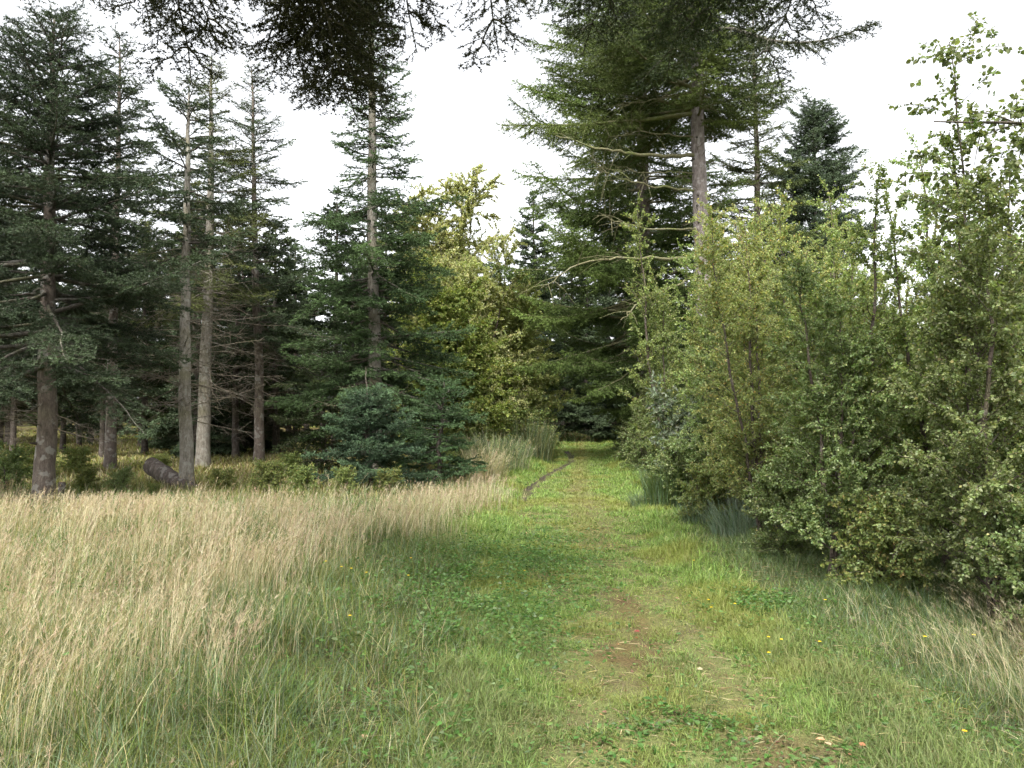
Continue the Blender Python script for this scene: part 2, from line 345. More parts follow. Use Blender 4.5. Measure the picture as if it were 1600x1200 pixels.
# 2 tall dry bleached grass with airy seed heads
def seed_heads(buf, P, h, w, rng, C, per=9, L=.10):
    """thin panicle branches near the top of each stem"""
    n = len(P); tip = P[:, -1]; dn = norm(P[:, -1] - P[:, -2])
    for j in range(per):
        u = rng.random(n) * L * (h / .6); a = rng.uniform(0, 2 * pi, n); ln = (.012 + .32 * u) * rng.uniform(.5, 1.2, n)
        A = tip - dn * u[:, None]
        D = norm(dn * .9 + np.stack([np.cos(a), np.sin(a), 0 * a], -1) * .7)
        S = norm(np.cross(D, rng.standard_normal((n, 3)))) * (w * 1.3)[:, None]
        V = np.stack([A - S * .5, A + S * .5, A + D * (ln + .008)[:, None]], 1)
        buf.add(V, T=np.arange(n * 3).reshape(n, 3), C=np.repeat(C, 3, 0))
P = scatter(rng, 1.8, 18, lambda y: np.interp(y, [2, 4, 8, 12, 15, 18], [2100, 2000, 1150, 700, 260, 160]), lambda y: -20, lambda y: tan_edge(y) + .9)
x, y = P.T; dr = dryness(x, y) * (1 - .96 * sstep(-.6, .8, y - 11.2 - 4.2 * (vnoise(x, x * 0, 1.1, 50) - .5) - 1.2 * (vnoise(x, y, .4, 55) - .5)) * sstep(-.9, -2.0, x)); keep = rng.random(len(x)) < dr; x, y = x[keep], y[keep]; n = len(x)
tall = vnoise(x, y, .45, 46) * .6 + .8 * sstep(.45, .8, vnoise(x, y, .9, 48))
keep = rng.random(n) < .35 + .65 * sstep(.3, .6, vnoise(x, y, .22, 49)); x, y, tall = x[keep], y[keep], tall[keep]; n = len(x)
h = (.17 + .34 * tall + .04 * sstep(4, 10, y)) * rng.uniform(.6, 1.15, n) * np.interp(y, [10, 14], [1, .75])
w = np.maximum(.0019, .00042 * y) * rng.uniform(.7, 1.3, n)
C = mixc([TAN1, TAN2, TAN3, PINK, OLIVE, GREY], [4, 3, 3, 1.6, 1.2, .6], n, rng, .15)
pk = sstep(.45, .7, vnoise(x, y, .8, 47))[:, None]; C = C * (1 - .3 * pk) + .3 * pk * np.array([.31, .235, .165]) 
buf = Buf(); Pt = blades(buf, x, y, h, w, rng.uniform(.05, .55, n), rng.normal(.3, 1.3, n), C, C * 1.08)
sel = rng.random(n) < np.where(y < 9, .45, .3)
seed_heads(buf, Pt[sel], h[sel], w[sel], rng, (C[sel] * .55 + np.array([.30, .2, .15]) * .5), per=8)
n = 26000; yy = rng.uniform(3.2, 12.6, n) ; xx = rng.uniform(-.69, .1, n) * yy * 1.02; k = (xx < tan_edge(yy) - .1) & (vnoise(xx, yy, .38, 65) * .65 + vnoise(xx, yy, 1.1, 66) * .35 > .585) & (rng.random(n) < np.interp(yy, [3, 13], [.8, 1])) & ~((yy > 11) & (xx < -2.0)); xx, yy = xx[k], yy[k]; n = len(xx)
hh = rng.uniform(.42, .78, n) * (.7 + .5 * vnoise(xx, yy, .6, 67)) * np.interp(yy, [7.5, 10.5], [1, .62]); ww = np.maximum(.0021, .00042 * yy) * rng.uniform(.8, 1.2, n); C = mixc([TAN3, TAN1, PINK], [3, 2, 1], n, rng, .12)
Pt = blades(buf, xx, yy, hh, ww, rng.uniform(.08, .5, n), .4 + rng.normal(0, .9, n), C, C * 1.05); seed_heads(buf, Pt, hh, ww, rng, C * .55 + np.array([.34, .25, .18]) * .45, per=11, L=.16)
tag(buf.build('dry_grass', M_GRASS), 'tall bleached straw-coloured grass with airy seed heads filling the meadow', 'grass', kind='stuff')

# 3 short grass and moss of the path
P = scatter(rng, 1.8, 60, lambda y: np.interp(y, [2, 4, 6, 10, 16, 30, 60], [15000, 15000, 11000, 5000, 2200, 800, 250]), lambda y: path_l(y) - .8, lambda y: path_r(y) + .8)
k_ = np.minimum(P[:, 0] - path_l(P[:, 1]), path_r(P[:, 1]) - P[:, 0]); P = P[rng.random(len(P)) < sstep(-.75, .1, k_ + .5 * (vnoise(P[:, 0], P[:, 1], .3, 58) - .5))]
x, y = P.T; sp = soil_patch(x, y); rut = np.exp(-((x - np.interp(y, RUT_D, RUT_X)) / .14) ** 2) * sstep(14, 16, y) * (1 - sstep(31, 33, y))
keep = rng.random(len(x)) > np.maximum(sp * 1.05, rut * 1.3); x, y = x[keep], y[keep]; n = len(x)
e = np.minimum(x - path_l(y), path_r(y) - x)
tf = sstep(.45, .75, vnoise(x, y, .22, 51)) 
h = (.028 + .034 * tf + .05 * sstep(.3, -.1, e)) * rng.uniform(.5, 1.4, n) * np.interp(y, [2, 20, 60], [1, 1.5, 2])
w = np.maximum(.0036, .00070 * y) * rng.uniform(.7, 1.5, n)
c1 = mixc([(.16, .245, .055), (.125, .205, .05), (.21, .28, .08), (.24, .25, .11), (.09, .14, .05)], [3, 3, 2.4, 1.1, 1.5], n, rng, .28)
yel = sstep(.5, .72, vnoise(x, y, .6, 52))[:, None]; c1 = c1 * (1 - .45 * yel) + .45 * yel * np.array([.23, .21, .055])
mid = np.exp(-((x - (path_l(y) * .45 + path_r(y) * .55)) / .25) ** 2)[:, None] * sstep(8, 11, y)[:, None]
c1 = c1 * (1 - .45 * mid) + .45 * mid * np.array([.23, .185, .08])
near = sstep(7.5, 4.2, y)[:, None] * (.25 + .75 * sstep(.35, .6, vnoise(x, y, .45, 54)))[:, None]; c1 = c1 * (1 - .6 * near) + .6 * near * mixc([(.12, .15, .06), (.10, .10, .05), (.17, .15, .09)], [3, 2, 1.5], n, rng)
buf = Buf(); blades(buf, x, y, h, w, rng.uniform(.3, 1.4, n), rng.uniform(0, 2 * pi, n), c1, c1 * 1.1, segs=2)
# scattered longer stalks
m_ = 1500; yy = 2.5 + 12 * rng.random(m_) ** 1.4; xx = path_l(yy) + (path_r(yy) - path_l(yy)) * rng.random(m_)
kk = vnoise(xx, yy, .5, 53) > .5; xx, yy = xx[kk], yy[kk]; n = len(xx)
blades(buf, xx, yy, rng.uniform(.05, .2, n), np.full(n, .0022), rng.uniform(.3, 1.2, n), rng.uniform(0, 6.3, n), mixc([GREEN3, TAN2, GREY], [2, 1, 1], n, rng))
tag(buf.build('path_grass', M_GRASS), 'short yellowish green grass and moss covering the trodden path', 'grass', kind='stuff')

# 4 soft grey-green verge between path and thicket
P = scatter(rng, 1.8, 40, lambda y: np.interp(y, [2, 4, 8, 12, 20, 40], [6000, 5500, 3000, 1500, 700, 250]), lambda y: path_r(y) - .05, lambda y: path_r(y) + 4.5, 1.0)
x, y = P.T; e = x - path_r(y); keep = rng.random(len(x)) > sstep(2.2, 4.0, e) * .9; x, y, e = x[keep], y[keep], e[keep]; n = len(x)
tf = vnoise(x, y, .35, 61)
h = (.045 + .15 * sstep(.05, 1.3, e) * (.3 + 1.0 * tf)) * rng.uniform(.5, 1.25, n)
w = np.maximum(.003, .00055 * y) * rng.uniform(.6, 1.3, n)
c = mixc([GREEN1, GREEN2, GREEN3, GREY, BLUEG, TAN2], [2.6, 2, 2, 2.5, 2, .8], n, rng)
g = .8 * sstep(.9, -.1, e + .5 * (vnoise(x, y, .35, 59) - .5))[:, None]; c = c * (1 - g) + g * mixc([(.15, .21, .05), (.12, .18, .045), (.2, .24, .08)], [2, 2, 1], n, rng)
g = sstep(6, 9, y)[:, None] * .3 * sstep(.3, 1, e)[:, None]; c = c * (1 - g) + g * np.array([.17, .22, .10])
c *= .8 + .4 * vnoise(x, y, .5, 62)[:, None]
buf = Buf(); blades(buf, x, y, h, w, rng.uniform(.3, 1.4, n), rng.uniform(0, 2 * pi, n), c, c * [1.12, 1.1, 1.05])
# pale wisps bottom right
n = 3000; yy = rng.uniform(3.0, 6.4, n); xx = 2.45 + .5 * (yy - 4.5) * .35 + rng.normal(.6, .5, n); kk = (xx > 1.9 + .8 * vnoise(xx, yy, .5, 64)) & (vnoise(xx, yy, .4, 63) > .42); xx, yy = xx[kk], yy[kk]; n = len(xx)
C = mixc([TAN1, TAN2, PINK, TAN3], [2, 2, 2, 1], n, rng); hh = rng.uniform(.22, .5, n); ww = np.full(n, .002)
Pt = blades(buf, xx, yy, hh, ww, rng.uniform(.2, .9, n), rng.normal(2.6, .8, n), C)
sel = rng.random(n) < .5; seed_heads(buf, Pt[sel], hh[sel], ww[sel], rng, C[sel] * .8, per=8)
tag(buf.build('verge_grass', M_GRASS), 'soft grey-green grass on the verge under the birch thicket', 'grass', kind='stuff')

# 5 forest floor grass under the spruces and far beyond the path
P = scatter(rng, 13, 48, lambda y: np.interp(y, [13, 20, 30, 48], [330, 200, 110, 60]), lambda y: -34, lambda y: path_l(y) - .5, 2)
x, y = P.T; n = len(x); mo = vnoise(x, y, 2.5, 8)
h = rng.uniform(.06, .22, n) * (.6 + vnoise(x, y, 1.2, 71)); w = .0009 * y * rng.uniform(.7, 1.3, n)
c = mixc([OLIVE, GREEN1, TAN2, (.25, .25, .08), (.16, .11, .06)], [2, 1.5, 2, 2, 1], n, rng)
buf = Buf(); blades(buf, x, y, h, w, rng.uniform(.3, 1.3, n), rng.uniform(0, 6.3, n), c, segs=2)
P = scatter(rng, 40, 64, lambda y: 70, lambda y: -6, lambda y: 14, 0); x, y = P.T; n = len(x)
blades(buf, x, y, rng.uniform(.15, .5, n), np.full(n, .04), rng.uniform(.3, 1, n), rng.uniform(0, 6.3, n), mixc([GREEN2, (.07, .08, .03), BROWN], [2, 2, 1], n, rng), segs=2)
tag(buf.build('forest_floor_grass', M_GRASS), 'sparse olive and straw grass on the floor of the spruce wood', 'grass', kind='stuff')

# ------------------------------------------------------------------ leaves
def leaves(buf, P, D, Nn, L, W, C, m=0, fold=.25, shape='ovate'):
    """six-sided folded leaves: base P, axis D, normal Nn"""
    n = len(P); D = norm(D); S = norm(np.cross(D, Nn)); U = np.cross(S, D)
    if shape == 'ovate': u = [0, .28, .68, 1, .68, .28]; s = [0, .5, .36, 0, -.36, -.5]
    elif shape == 'long': u = [0, .3, .7, 1, .7, .3]; s = [0, .5, .42, 0, -.42, -.5]
    u = np.array(u); s = np.array(s)
    V = P[:, None] + D[:, None] * (L[:, None] * u)[..., None] + S[:, None] * (W[:, None] * s)[..., None] + U[:, None] * (W[:, None] * np.abs(s) * fold - (L[:, None] * .18 * u ** 2))[..., None]
    o = np.arange(n)[:, None] * 6
    buf.add(V, Q=np.concatenate([o + [0, 1, 2, 3], o + [0, 3, 4, 5]]), C=np.repeat(C, 6, 0), m=m)

# 6 weeds: clover and broad-leaved herbs
def weed_patch(buf, rng, x, y, hgt, size, cols, wts):
    n = len(x); z = ground_z(x, y) + hgt * rng.random(n)
    az = rng.uniform(0, 2 * pi, n); D = np.stack([np.cos(az), np.sin(az), rng.uniform(-.1, .7, n)], -1)
    Nn = norm(np.array([0, 0, 1.]) + .5 * rng.standard_normal((n, 3)))
    L = size * rng.uniform(.6, 1.4, n); leaves(buf, np.stack([x, y, z], -1), D, Nn, L, L * rng.uniform(.35, .75, n), mixc(cols, wts, n, rng))
buf = Buf()
wc = [(.06, .13, .03), (.08, .16, .04), (.11, .19, .055), (.13, .18, .09)]
# (cx, cy, sx, sy, n, height)
for cx, cy, sx, sy, n, hh in [(-3.6, 6.2, .5, .5, 1300, .25), (-2.4, 8.4, .6, .5, 1500, .25), (-4.8, 8.8, .7, .5, 1500, .25), (-2.0, 5.0, .4, .4, 900, .2), (-1.5, 10.4, .8, .5, 1500, .3), (-5.5, 11.2, .8, .6, 1500, .3), (-1.1, 4.3, .5, .4, 900, .16), (-.25, 7.0, .5, 1.0, 8500, .22), (-.45, 5.6, .4, .5, 3500, .2), (-.1, 8.6, .5, .8, 3500, .12), (.25, 10, .45, 1.0, 3200, .06), (.6, 9.2, .35, .7, 1500, .05),
                              (2.1, 6.6, .3, .35, 2200, .10), (1.05, 4.35, .16, .2, 900, .07), (.62, 4.1, .25, .2, 600, .03), (1.6, 3.6, .35, .3, 1100, .04), (-.4, 3.9, .3, .3, 700, .10), (2.2, 3.7, .4, .35, 900, .05), (1.9, 5.3, .3, .5, 900, .04)]:
    xx = rng.normal(cx, sx, n); yy = rng.normal(cy, sy, n); k = (vnoise(xx, yy, .25, 81) > .35) & (yy > 2.2); weed_patch(buf, rng, xx[k], yy[k], hh, .030, wc, [3, 3, 2, 1])
n = 5200; yy = rng.uniform(2.4, 11, n); xx = path_l(yy) - .3 + rng.random(n) * (path_r(yy) - path_l(yy) + 1.2); k = vnoise(xx, yy, .3, 82) > .55
weed_patch(buf, rng, xx[k], yy[k], .025, .022, wc, [2, 2, 2, 2])
tag(buf.build('weeds', M_LEAF), 'low leafy clover and herbs spreading along the path edge', 'weeds', kind='stuff')

buf = Buf(); n = 9000; yy = 2.3 + 12 * rng.random(n) ** 1.6; xx = path_l(yy) - 1.2 + rng.random(n) * (path_r(yy) - path_l(yy) + 2.6); az = rng.uniform(0, 6.3, n)
P = np.stack([xx, yy, ground_z(xx, yy) + rng.uniform(.01, .035, n)], -1); D = np.stack([np.cos(az), np.sin(az), rng.uniform(-.1, .25, n)], -1); lng = rng.uniform(.02, .11, n)
leaves(buf, P, D, norm(np.array([0, 0, 1.]) + .4 * rng.standard_normal((n, 3))), lng, rng.uniform(.0025, .005, n), mixc([(.33, .27, .15), (.22, .16, .09), (.42, .36, .22)], [2, 2, 1], n, rng))
n = 700; yy = 2.3 + 9 * rng.random(n) ** 1.4; xx = path_l(yy) + rng.random(n) * (path_r(yy) - path_l(yy) + .6); az = rng.uniform(0, 6.3, n)
P = np.stack([xx, yy, ground_z(xx, yy) + rng.uniform(.01, .03, n)], -1); D = np.stack([np.cos(az), np.sin(az), rng.uniform(-.1, .3, n)], -1); lng = rng.uniform(.012, .03, n)
leaves(buf, P, D, norm(np.array([0, 0, 1.]) + .5 * rng.standard_normal((n, 3))), lng, lng * .6, mixc([(.16, .08, .05), (.10, .06, .04), (.25, .15, .07)], [2, 2, 1], n, rng))
tag(buf.build('leaf_litter', M_PETAL), 'dead grass bits and crumbled brown leaves lying on the path', 'litter', kind='stuff')

# ------------------------------------------------------------------ conifers
ND, NW, NL = 2.0, 2.5, 1.4
def spray(rng, A, T, Lb, up=np.array([0, 0, 1.]), fs=.25, sp=.13, side=.42, droop=.1, ang=55, cap=.9, thick=.2):
    """A (K,3) branch axis points. returns shoot segments starts, vectors, level and position on the branch"""
    K = len(A); seg = np.linalg.norm(A[-1] - A[0])
    n = max(4, int(Lb * (1 - fs) / sp) * 2)
    t = np.linspace(fs, .985, n) + rng.uniform(-.5, .5, n) * .6 * sp / Lb; t = np.clip(t, .02, .99)
    f = t * (K - 1); i = np.minimum(f.astype(int), K - 2); fr = (f - i)[:, None]
    P = A[i] * (1 - fr) + A[i + 1] * fr; Tn = norm(A[i + 1] - A[i])
    lat = norm(np.cross(Tn, up)); sgn = np.where(np.arange(n) % 2 == 0, 1., -1.)
    l = np.minimum(Lb * side * (1 - t) ** .75 * (.45 + .55 * sstep(fs - .05, fs + .2, t)) + .10, cap) * rng.uniform(.65, 1.15, n)
    a = R(ang) + rng.normal(0, .12, n)
    D = norm(Tn * np.cos(a)[:, None] + lat * (sgn * np.sin(a))[:, None] - up * (droop * rng.uniform(.3, 1.6, n) - rng.normal(0, thick, n))[:, None])
    S0 = [P]; SV = [D * l[:, None]]; lev = [np.full(n, 1)]; pos = [t]
    ns = np.maximum(2, (l / .085).astype(int)); idx = np.repeat(np.arange(n), ns)
    off = np.arange(len(idx)) - np.repeat(np.cumsum(ns) - ns, ns); u = (off + .7) / (ns[idx] + .3)
    u = np.clip(u + rng.uniform(-.05, .05, len(u)), .08, .97)
    Pp = P[idx] + D[idx] * (l[idx] * u)[:, None]; sg = np.where(off % 2 == 0, 1., -1.)
    lt = norm(np.cross(D[idx], up)); a2 = R(48) + rng.normal(0, .15, len(idx))
    D2 = norm(D[idx] * np.cos(a2)[:, None] + lt * (sg * np.sin(a2))[:, None] + up * (rng.normal(.04, .2 + thick, len(idx)) - droop * .6)[:, None])
    l2 = (np.minimum(.42 * l[idx] * (1 - u) + .05, .26)) * rng.uniform(.7, 1.2, len(idx))
    S0.append(Pp); SV.append(D2 * l2[:, None]); lev.append(np.full(len(idx), 2)); pos.append(t[idx])
    # the axis end itself
    k0 = int(.5 * (K - 1)); S0.append(A[k0:-1]); SV.append(A[k0 + 1:] - A[k0:-1]); lev.append(np.full(K - 1 - k0, 0)); pos.append(np.linspace(.5, 1, K - 1 - k0))
    return np.concatenate(S0), np.concatenate(SV), np.concatenate(lev), np.concatenate(pos)

def needles(buf, rng, S, V, dens, nl, nw, C, m=0, flat=.35):
    dens = dens * ND; nw = nw * NW; nl = nl * NL
    L = np.linalg.norm(V, axis=1); cnt = np.maximum(2, rng.poisson(L * dens)); idx = np.repeat(np.arange(len(S)), cnt); n = len(idx)
    u = rng.random(n); D = norm(V)[idx]; A = S[idx] + V[idx] * u[:, None]
    r = rng.standard_normal((n, 3)); r[:, 2] = r[:, 2] * flat + .15; r = norm(r - D * (r * D).sum(1, keepdims=True))
    Dn = norm(D * rng.uniform(.35, .9, (n, 1)) + r)
    Sd = norm(np.cross(Dn, rng.standard_normal((n, 3)))) * (nw * rng.uniform(.7, 1.3, n))[:, None] * .5
    ln = (nl * rng.uniform(.7, 1.2, n))[:, None]
    W = np.stack([A - Sd, A + Sd, A + Dn * ln], 1)
    buf.add(W, T=np.arange(3 * n).reshape(n, 3), C=np.repeat(C[idx] * (1 + .14 * rng.standard_normal((n, 1))).clip(.5, 1.6), 3, 0), m=m)

def axis_curve(rng, P0, az, L, e0, sag, tip, K=10, wig=.03):
    t = np.linspace(0, 1, K); h = L * t * math.cos(e0); z = L * (math.sin(e0) * t - sag * t ** 2 + tip * t ** 3)
    w = np.cumsum(rng.normal(0, wig, K)) * L / K * 2; w[0] = 0
    d = np.array([math.cos(az), math.sin(az), 0]); p = np.array([-d[1], d[0], 0])
    return P0 + d * h[:, None] + p * w[:, None] + np.array([0, 0, 1.]) * z[:, None]

def trunk_line(H, lean, wob, rng, K=26):
    t = np.linspace(0, 1, K); w = np.cumsum(rng.normal(0, 1, (K, 2)), 0) * wob / math.sqrt(K)
    return np.stack([lean[0] * t + w[:, 0], lean[1] * t + w[:, 1], H * t], -1), t

def conifer(name, label, cat, loc, H, r0, bark, lean=(0, 0), seed=0, z_live=2.5, rad=2.0, prof=.8, whorl=.42, per=5, e_lo=-10, e_hi=50,
            sag=.18, tip=.15, cols=((.030, .05, .022), (.04, .065, .03)), dens=60, nl=.026, nw=.0045, fs=.25, sp=.13, droop=.12, dead=0, dead_z=(.6, 4), rz=0,
            z_top=None, low_rad=None, skip=.0, group=None, trunk_sides=14, stubs=0, top_r=.012, keep_az=None, side=.42, limb_mat=None, wob=.06, build=True, deadlen=(.5, 1.9)):
    sp *= .74; whorl *= .8
    rng = np.random.default_rng(seed); root = thing(name, label, cat, loc, rz, group)
    TL, tt = trunk_line(H, lean, wob, rng)
    rr = r0 * ((1 - tt) ** .75) + top_r; rr *= 1 + .2 * np.exp(-tt * H / .25)
    tb = Buf()
    TLs = TL[0] + np.array([0, 0, -.2]); TL2 = np.concatenate([[TLs], TL]); rr2 = np.concatenate([[rr[0]], rr])
    tubes(tb, TL2[None], rr2[None], trunk_sides, m=0)
    def tp(z): return np.array([np.interp(z, TL[:, 2], TL[:, 0]), np.interp(z, TL[:, 2], TL[:, 1]), z])
    def tr(z): return float(np.interp(z, TL[:, 2], rr))
    # dead limbs, thin and bare, with side twiglets
    if dead:
        Pd, Rd, P2, R2 = [], [], [], []
        for k in range(dead):
            z = rng.uniform(*dead_z); L = rng.uniform(*deadlen) * (.6 + .4 * rng.random()); az = rng.uniform(0, 2 * pi)
            A = axis_curve(rng, tp(z), az, L, R(rng.uniform(-18, 22)), rng.uniform(0, .25), rng.uniform(-.05, .2), 8, .07)
            Pd.append(A); Rd.append(np.linspace(rng.uniform(.006, .014), .0025, 8))
            for q in range(int(L * 9)):
                f = rng.uniform(.25, .98) * 7; i = min(int(f), 6); p0 = A[i] * (1 - (f - i)) + A[i + 1] * (f - i); T_ = norm(A[i + 1] - A[i])
                d = norm(T_ * .8 + rng.normal(0, .6, 3)); l = rng.uniform(.08, .4); s_ = np.array([p0, p0 + d * l * .5 + [0, 0, -.01], p0 + d * l + [0, 0, -.04 * l]])
                P2.append(s_); R2.append([.0035, .0028, .0015])
        tubes(tb, np.array(Pd), np.array(Rd), 4, m=1)
        if P2: tubes(tb, np.array(P2), np.array(R2), 3, m=1)
    if stubs:
        Ps, Rs = [], []
        for k in range(stubs):
            z = rng.uniform(.8, H * .8); az = rng.uniform(0, 2 * pi); d = np.array([math.cos(az), math.sin(az), rng.uniform(-.2, .35)]); L = tr(z) + rng.uniform(.02, .10)
            Ps.append([tp(z), tp(z) + d * tr(z) * .9, tp(z) + d * L]); Rs.append([.022, .02, .009])
        tubes(tb, np.array(Ps), np.array(Rs) * (1 + r0 * 2.5), 6, m=2)
    tb.build('trunk', [bark, M_DEAD, M_DARKBARK], root, smooth=(0, 1))
    cb = Buf(); Ax, Ar = [], []
    z = z_live; zt = z_top or H
    az0 = rng.uniform(0, 2 * pi)
    SS, SV, CC = [], [], []
    cols = np.array(cols)
    while z < zt - .1:
        u = (z - z_live) / max(zt - z_live, .1)
        Rz = rad * (1 - u) ** prof + .12
        if low_rad is not None: Rz *= np.interp(u, [0, .12], [low_rad, 1])
        npw = per if u < .85 else max(3, per - 1)
        az0 += rng.uniform(.4, 1.2)
        for k in range(npw):
            if rng.random() < skip: continue
            zz = z + rng.uniform(-.5, .5) * whorl * .8; zz = min(max(zz, .15), H - .03)
            az = az0 + k * 2 * pi / npw + rng.normal(0, .18); L = Rz * (rng.uniform(.35, .75) if rng.random() < .28 else rng.uniform(.75, 1.2))
            if keep_az is not None: L *= keep_az(az, zz)
            if L < .08: continue
            e0 = R(e_lo + (e_hi - e_lo) * u ** 1.3 + rng.normal(0, 9))
            A = axis_curve(rng, tp(zz), az, L, e0, sag * rng.uniform(.2, 2.2), tip * rng.uniform(.3, 2.0), 10, .05)
            Ax.append(A); Ar.append(np.linspace(min(.008 + .011 * L, tr(zz) * .6), .003, 10))
            s_, v_, lv, ps = spray(rng, A, None, L, fs=fs, sp=sp, droop=droop, side=side)
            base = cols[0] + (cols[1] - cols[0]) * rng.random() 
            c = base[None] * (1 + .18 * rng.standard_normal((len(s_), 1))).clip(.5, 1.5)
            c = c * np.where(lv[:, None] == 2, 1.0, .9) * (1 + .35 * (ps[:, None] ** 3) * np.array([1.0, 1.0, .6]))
            SS.append(s_); SV.append(v_); CC.append(c)
        z += whorl * (1 - .35 * u) * rng.uniform(.6, 1.5)
    tubes(cb, np.array(Ax), np.array(Ar), 5, m=1)
    S = np.concatenate(SS); V = np.concatenate(SV); C = np.concatenate(CC)
    big = np.linalg.norm(V, axis=1) > .16
    tubes(cb, np.stack([S[big], S[big] + V[big]], 1), np.tile([.0032, .0014], (big.sum(), 1)), 3, m=1)
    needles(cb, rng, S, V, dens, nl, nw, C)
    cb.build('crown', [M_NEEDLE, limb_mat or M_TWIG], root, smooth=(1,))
    return root

BLUE = ((.034, .052, .027), (.066, .092, .050)); BLUED = ((.022, .034, .018), (.046, .064, .034)); DKG = ((.028, .044, .016), (.050, .072, .026))
OLV = ((.055, .070, .022), (.095, .115, .038)); MID = ((.048, .075, .020), (.115, .16, .043))
def g0(px, d): x = gx(px, d); return (x, d, float(ground_z(x, d)) - .02)

# --- left wood, the trees one can tell apart
L_ = 'spruces of the left wood'
conifer('spruce_tree', 'stout spruce trunk at the meadow edge beside the small dark stump, dark dense crown above', 'tree', g0(72, 12.7), 8.0, .15, M_SPRUCE, (-.05, .1), 101,
        z_live=2.3, rad=2.8, prof=.62, whorl=.33, per=8, e_lo=-12, e_hi=42, sag=.12, tip=.12, cols=BLUED, dens=75, nl=.03, dead=24, dead_z=(1.1, 3.0), group=L_, stubs=20, skip=.08)
conifer('spruce_tree', 'slim spruce with reddish trunk rising between the stout edge trunk and the leaning log', 'tree', g0(172, 20.5), 11.3, .135, M_SPRUCE, (.0, .1), 102,
        z_live=4.6, rad=2.1, prof=.6, whorl=.5, per=5, e_lo=-5, e_hi=45, cols=BLUE, dens=62, nl=.034, nw=.0068, dead=93, dead_z=(1.6, 5), group=L_, skip=.15, deadlen=(.8, 2.4))
conifer('spruce_tree', 'pale grey slender spruce trunk standing behind the top of the leaning log', 'tree', g0(292, 15.4), 7.9, .125, M_SPRUCE_GREY, (-.05, .1), 103,
        z_live=4.7, rad=1.5, prof=.55, whorl=.42, per=5, e_lo=0, e_hi=45, cols=BLUE, dens=72, nl=.032, nw=.006, dead=105, dead_z=(1.3, 5.0), group=L_, skip=.03, deadlen=(.7, 2.2))
conifer('spruce_tree', 'olive mossy spruce trunk close behind the pale grey slender trunk', 'tree', g0(318, 21), 11.0, .17, M_SPRUCE_GREY, (-.05, .1), 104,
        z_live=4.4, rad=2.1, prof=.6, whorl=.5, per=5, e_lo=-8, e_hi=40, cols=OLV, dens=45, nl=.034, nw=.006, dead=93, dead_z=(1.5, 5), group=L_, skip=.2, deadlen=(.8, 2.4))
conifer('spruce_tree', 'dark thin leaning spruce trunk between the mossy trunk and the tall roadside fir', 'tree', g0(405, 23), 11.6, .135, M_SPRUCE, (-.35, .1), 105,
        z_live=3.6, rad=1.9, prof=.55, whorl=.45, per=5, e_lo=-5, e_hi=45, cols=BLUE, dens=45, nl=.034, nw=.006, dead=68, dead_z=(1.2, 4), group=L_, skip=.03, deadlen=(.8, 2.2))
conifer('spruce_tree', 'dark blue-green spruce filling the picture corner behind the stout edge trunk', 'tree', g0(-40, 17), 8.6, .17, M_SPRUCE, (0, 0), 106,
        z_live=2.8, rad=2.8, prof=.6, whorl=.45, per=6, e_lo=-10, e_hi=40, cols=BLUED, dens=50, nl=.034, nw=.006, dead=45, dead_z=(1, 3.4), group=L_)
# --- tall fir beside the meadow
conifer('fir_tree', 'tall fir with grey and mossy trunk standing behind the young bluish fir', 'tree', g0(587, 18), 13.5, .15, M_SPRUCE_GREY, (-.28, .1), 110,
        z_live=1.3, rad=2.2, prof=.42, whorl=.36, per=6, e_lo=-14, e_hi=30, sag=.10, tip=.14, cols=((.034, .056, .022), (.07, .105, .042)), dens=62, nl=.034, nw=.006, dead=34, dead_z=(1, 4), stubs=30,
        keep_az=lambda az, z: (1.0 if z < 6.2 else .52) * (.45 if (math.sin(az) < -.5 and 2.2 < z < 3.6) else 1.0), skip=.05)
conifer('young_fir', 'young bluish fir with a bare leader shoot in front of the tall grey trunk', 'tree', g0(580, 15.2), 2.35, .035, M_DARKBARK, (-.03, 0), 111,
        z_live=.25, z_top=1.85, rad=1.2, prof=.62, whorl=.22, per=6, e_lo=2, e_hi=45, sag=.05, tip=.08, cols=((.036, .062, .034), (.07, .11, .062)), dens=110, nl=.027, nw=.0055, sp=.10, fs=.12, droop=.03, top_r=.006)
conifer('young_fir', 'low spreading fir with layered boughs at the grass edge nearest the path', 'tree', g0(690, 16.0), 2.1, .04, M_DARKBARK, (.05, 0), 112,
        z_live=.3, rad=1.0, prof=.5, whorl=.25, per=5, e_lo=-5, e_hi=30, sag=.05, tip=.05, cols=((.04, .075, .03), (.06, .10, .045)), dens=90, nl=.027, nw=.0055, sp=.11, fs=.15, droop=.05)
conifer('young_fir', 'shaded small fir crouching between the young bluish fir and the tall trunk', 'tree', g0(505, 19.5), 3.4, .06, M_DARKBARK, (-.1, 0), 113,
        z_live=.3, rad=1.5, prof=.6, whorl=.34, per=5, e_lo=-8, e_hi=35, cols=DKG, dens=55, nl=.032, nw=.006)

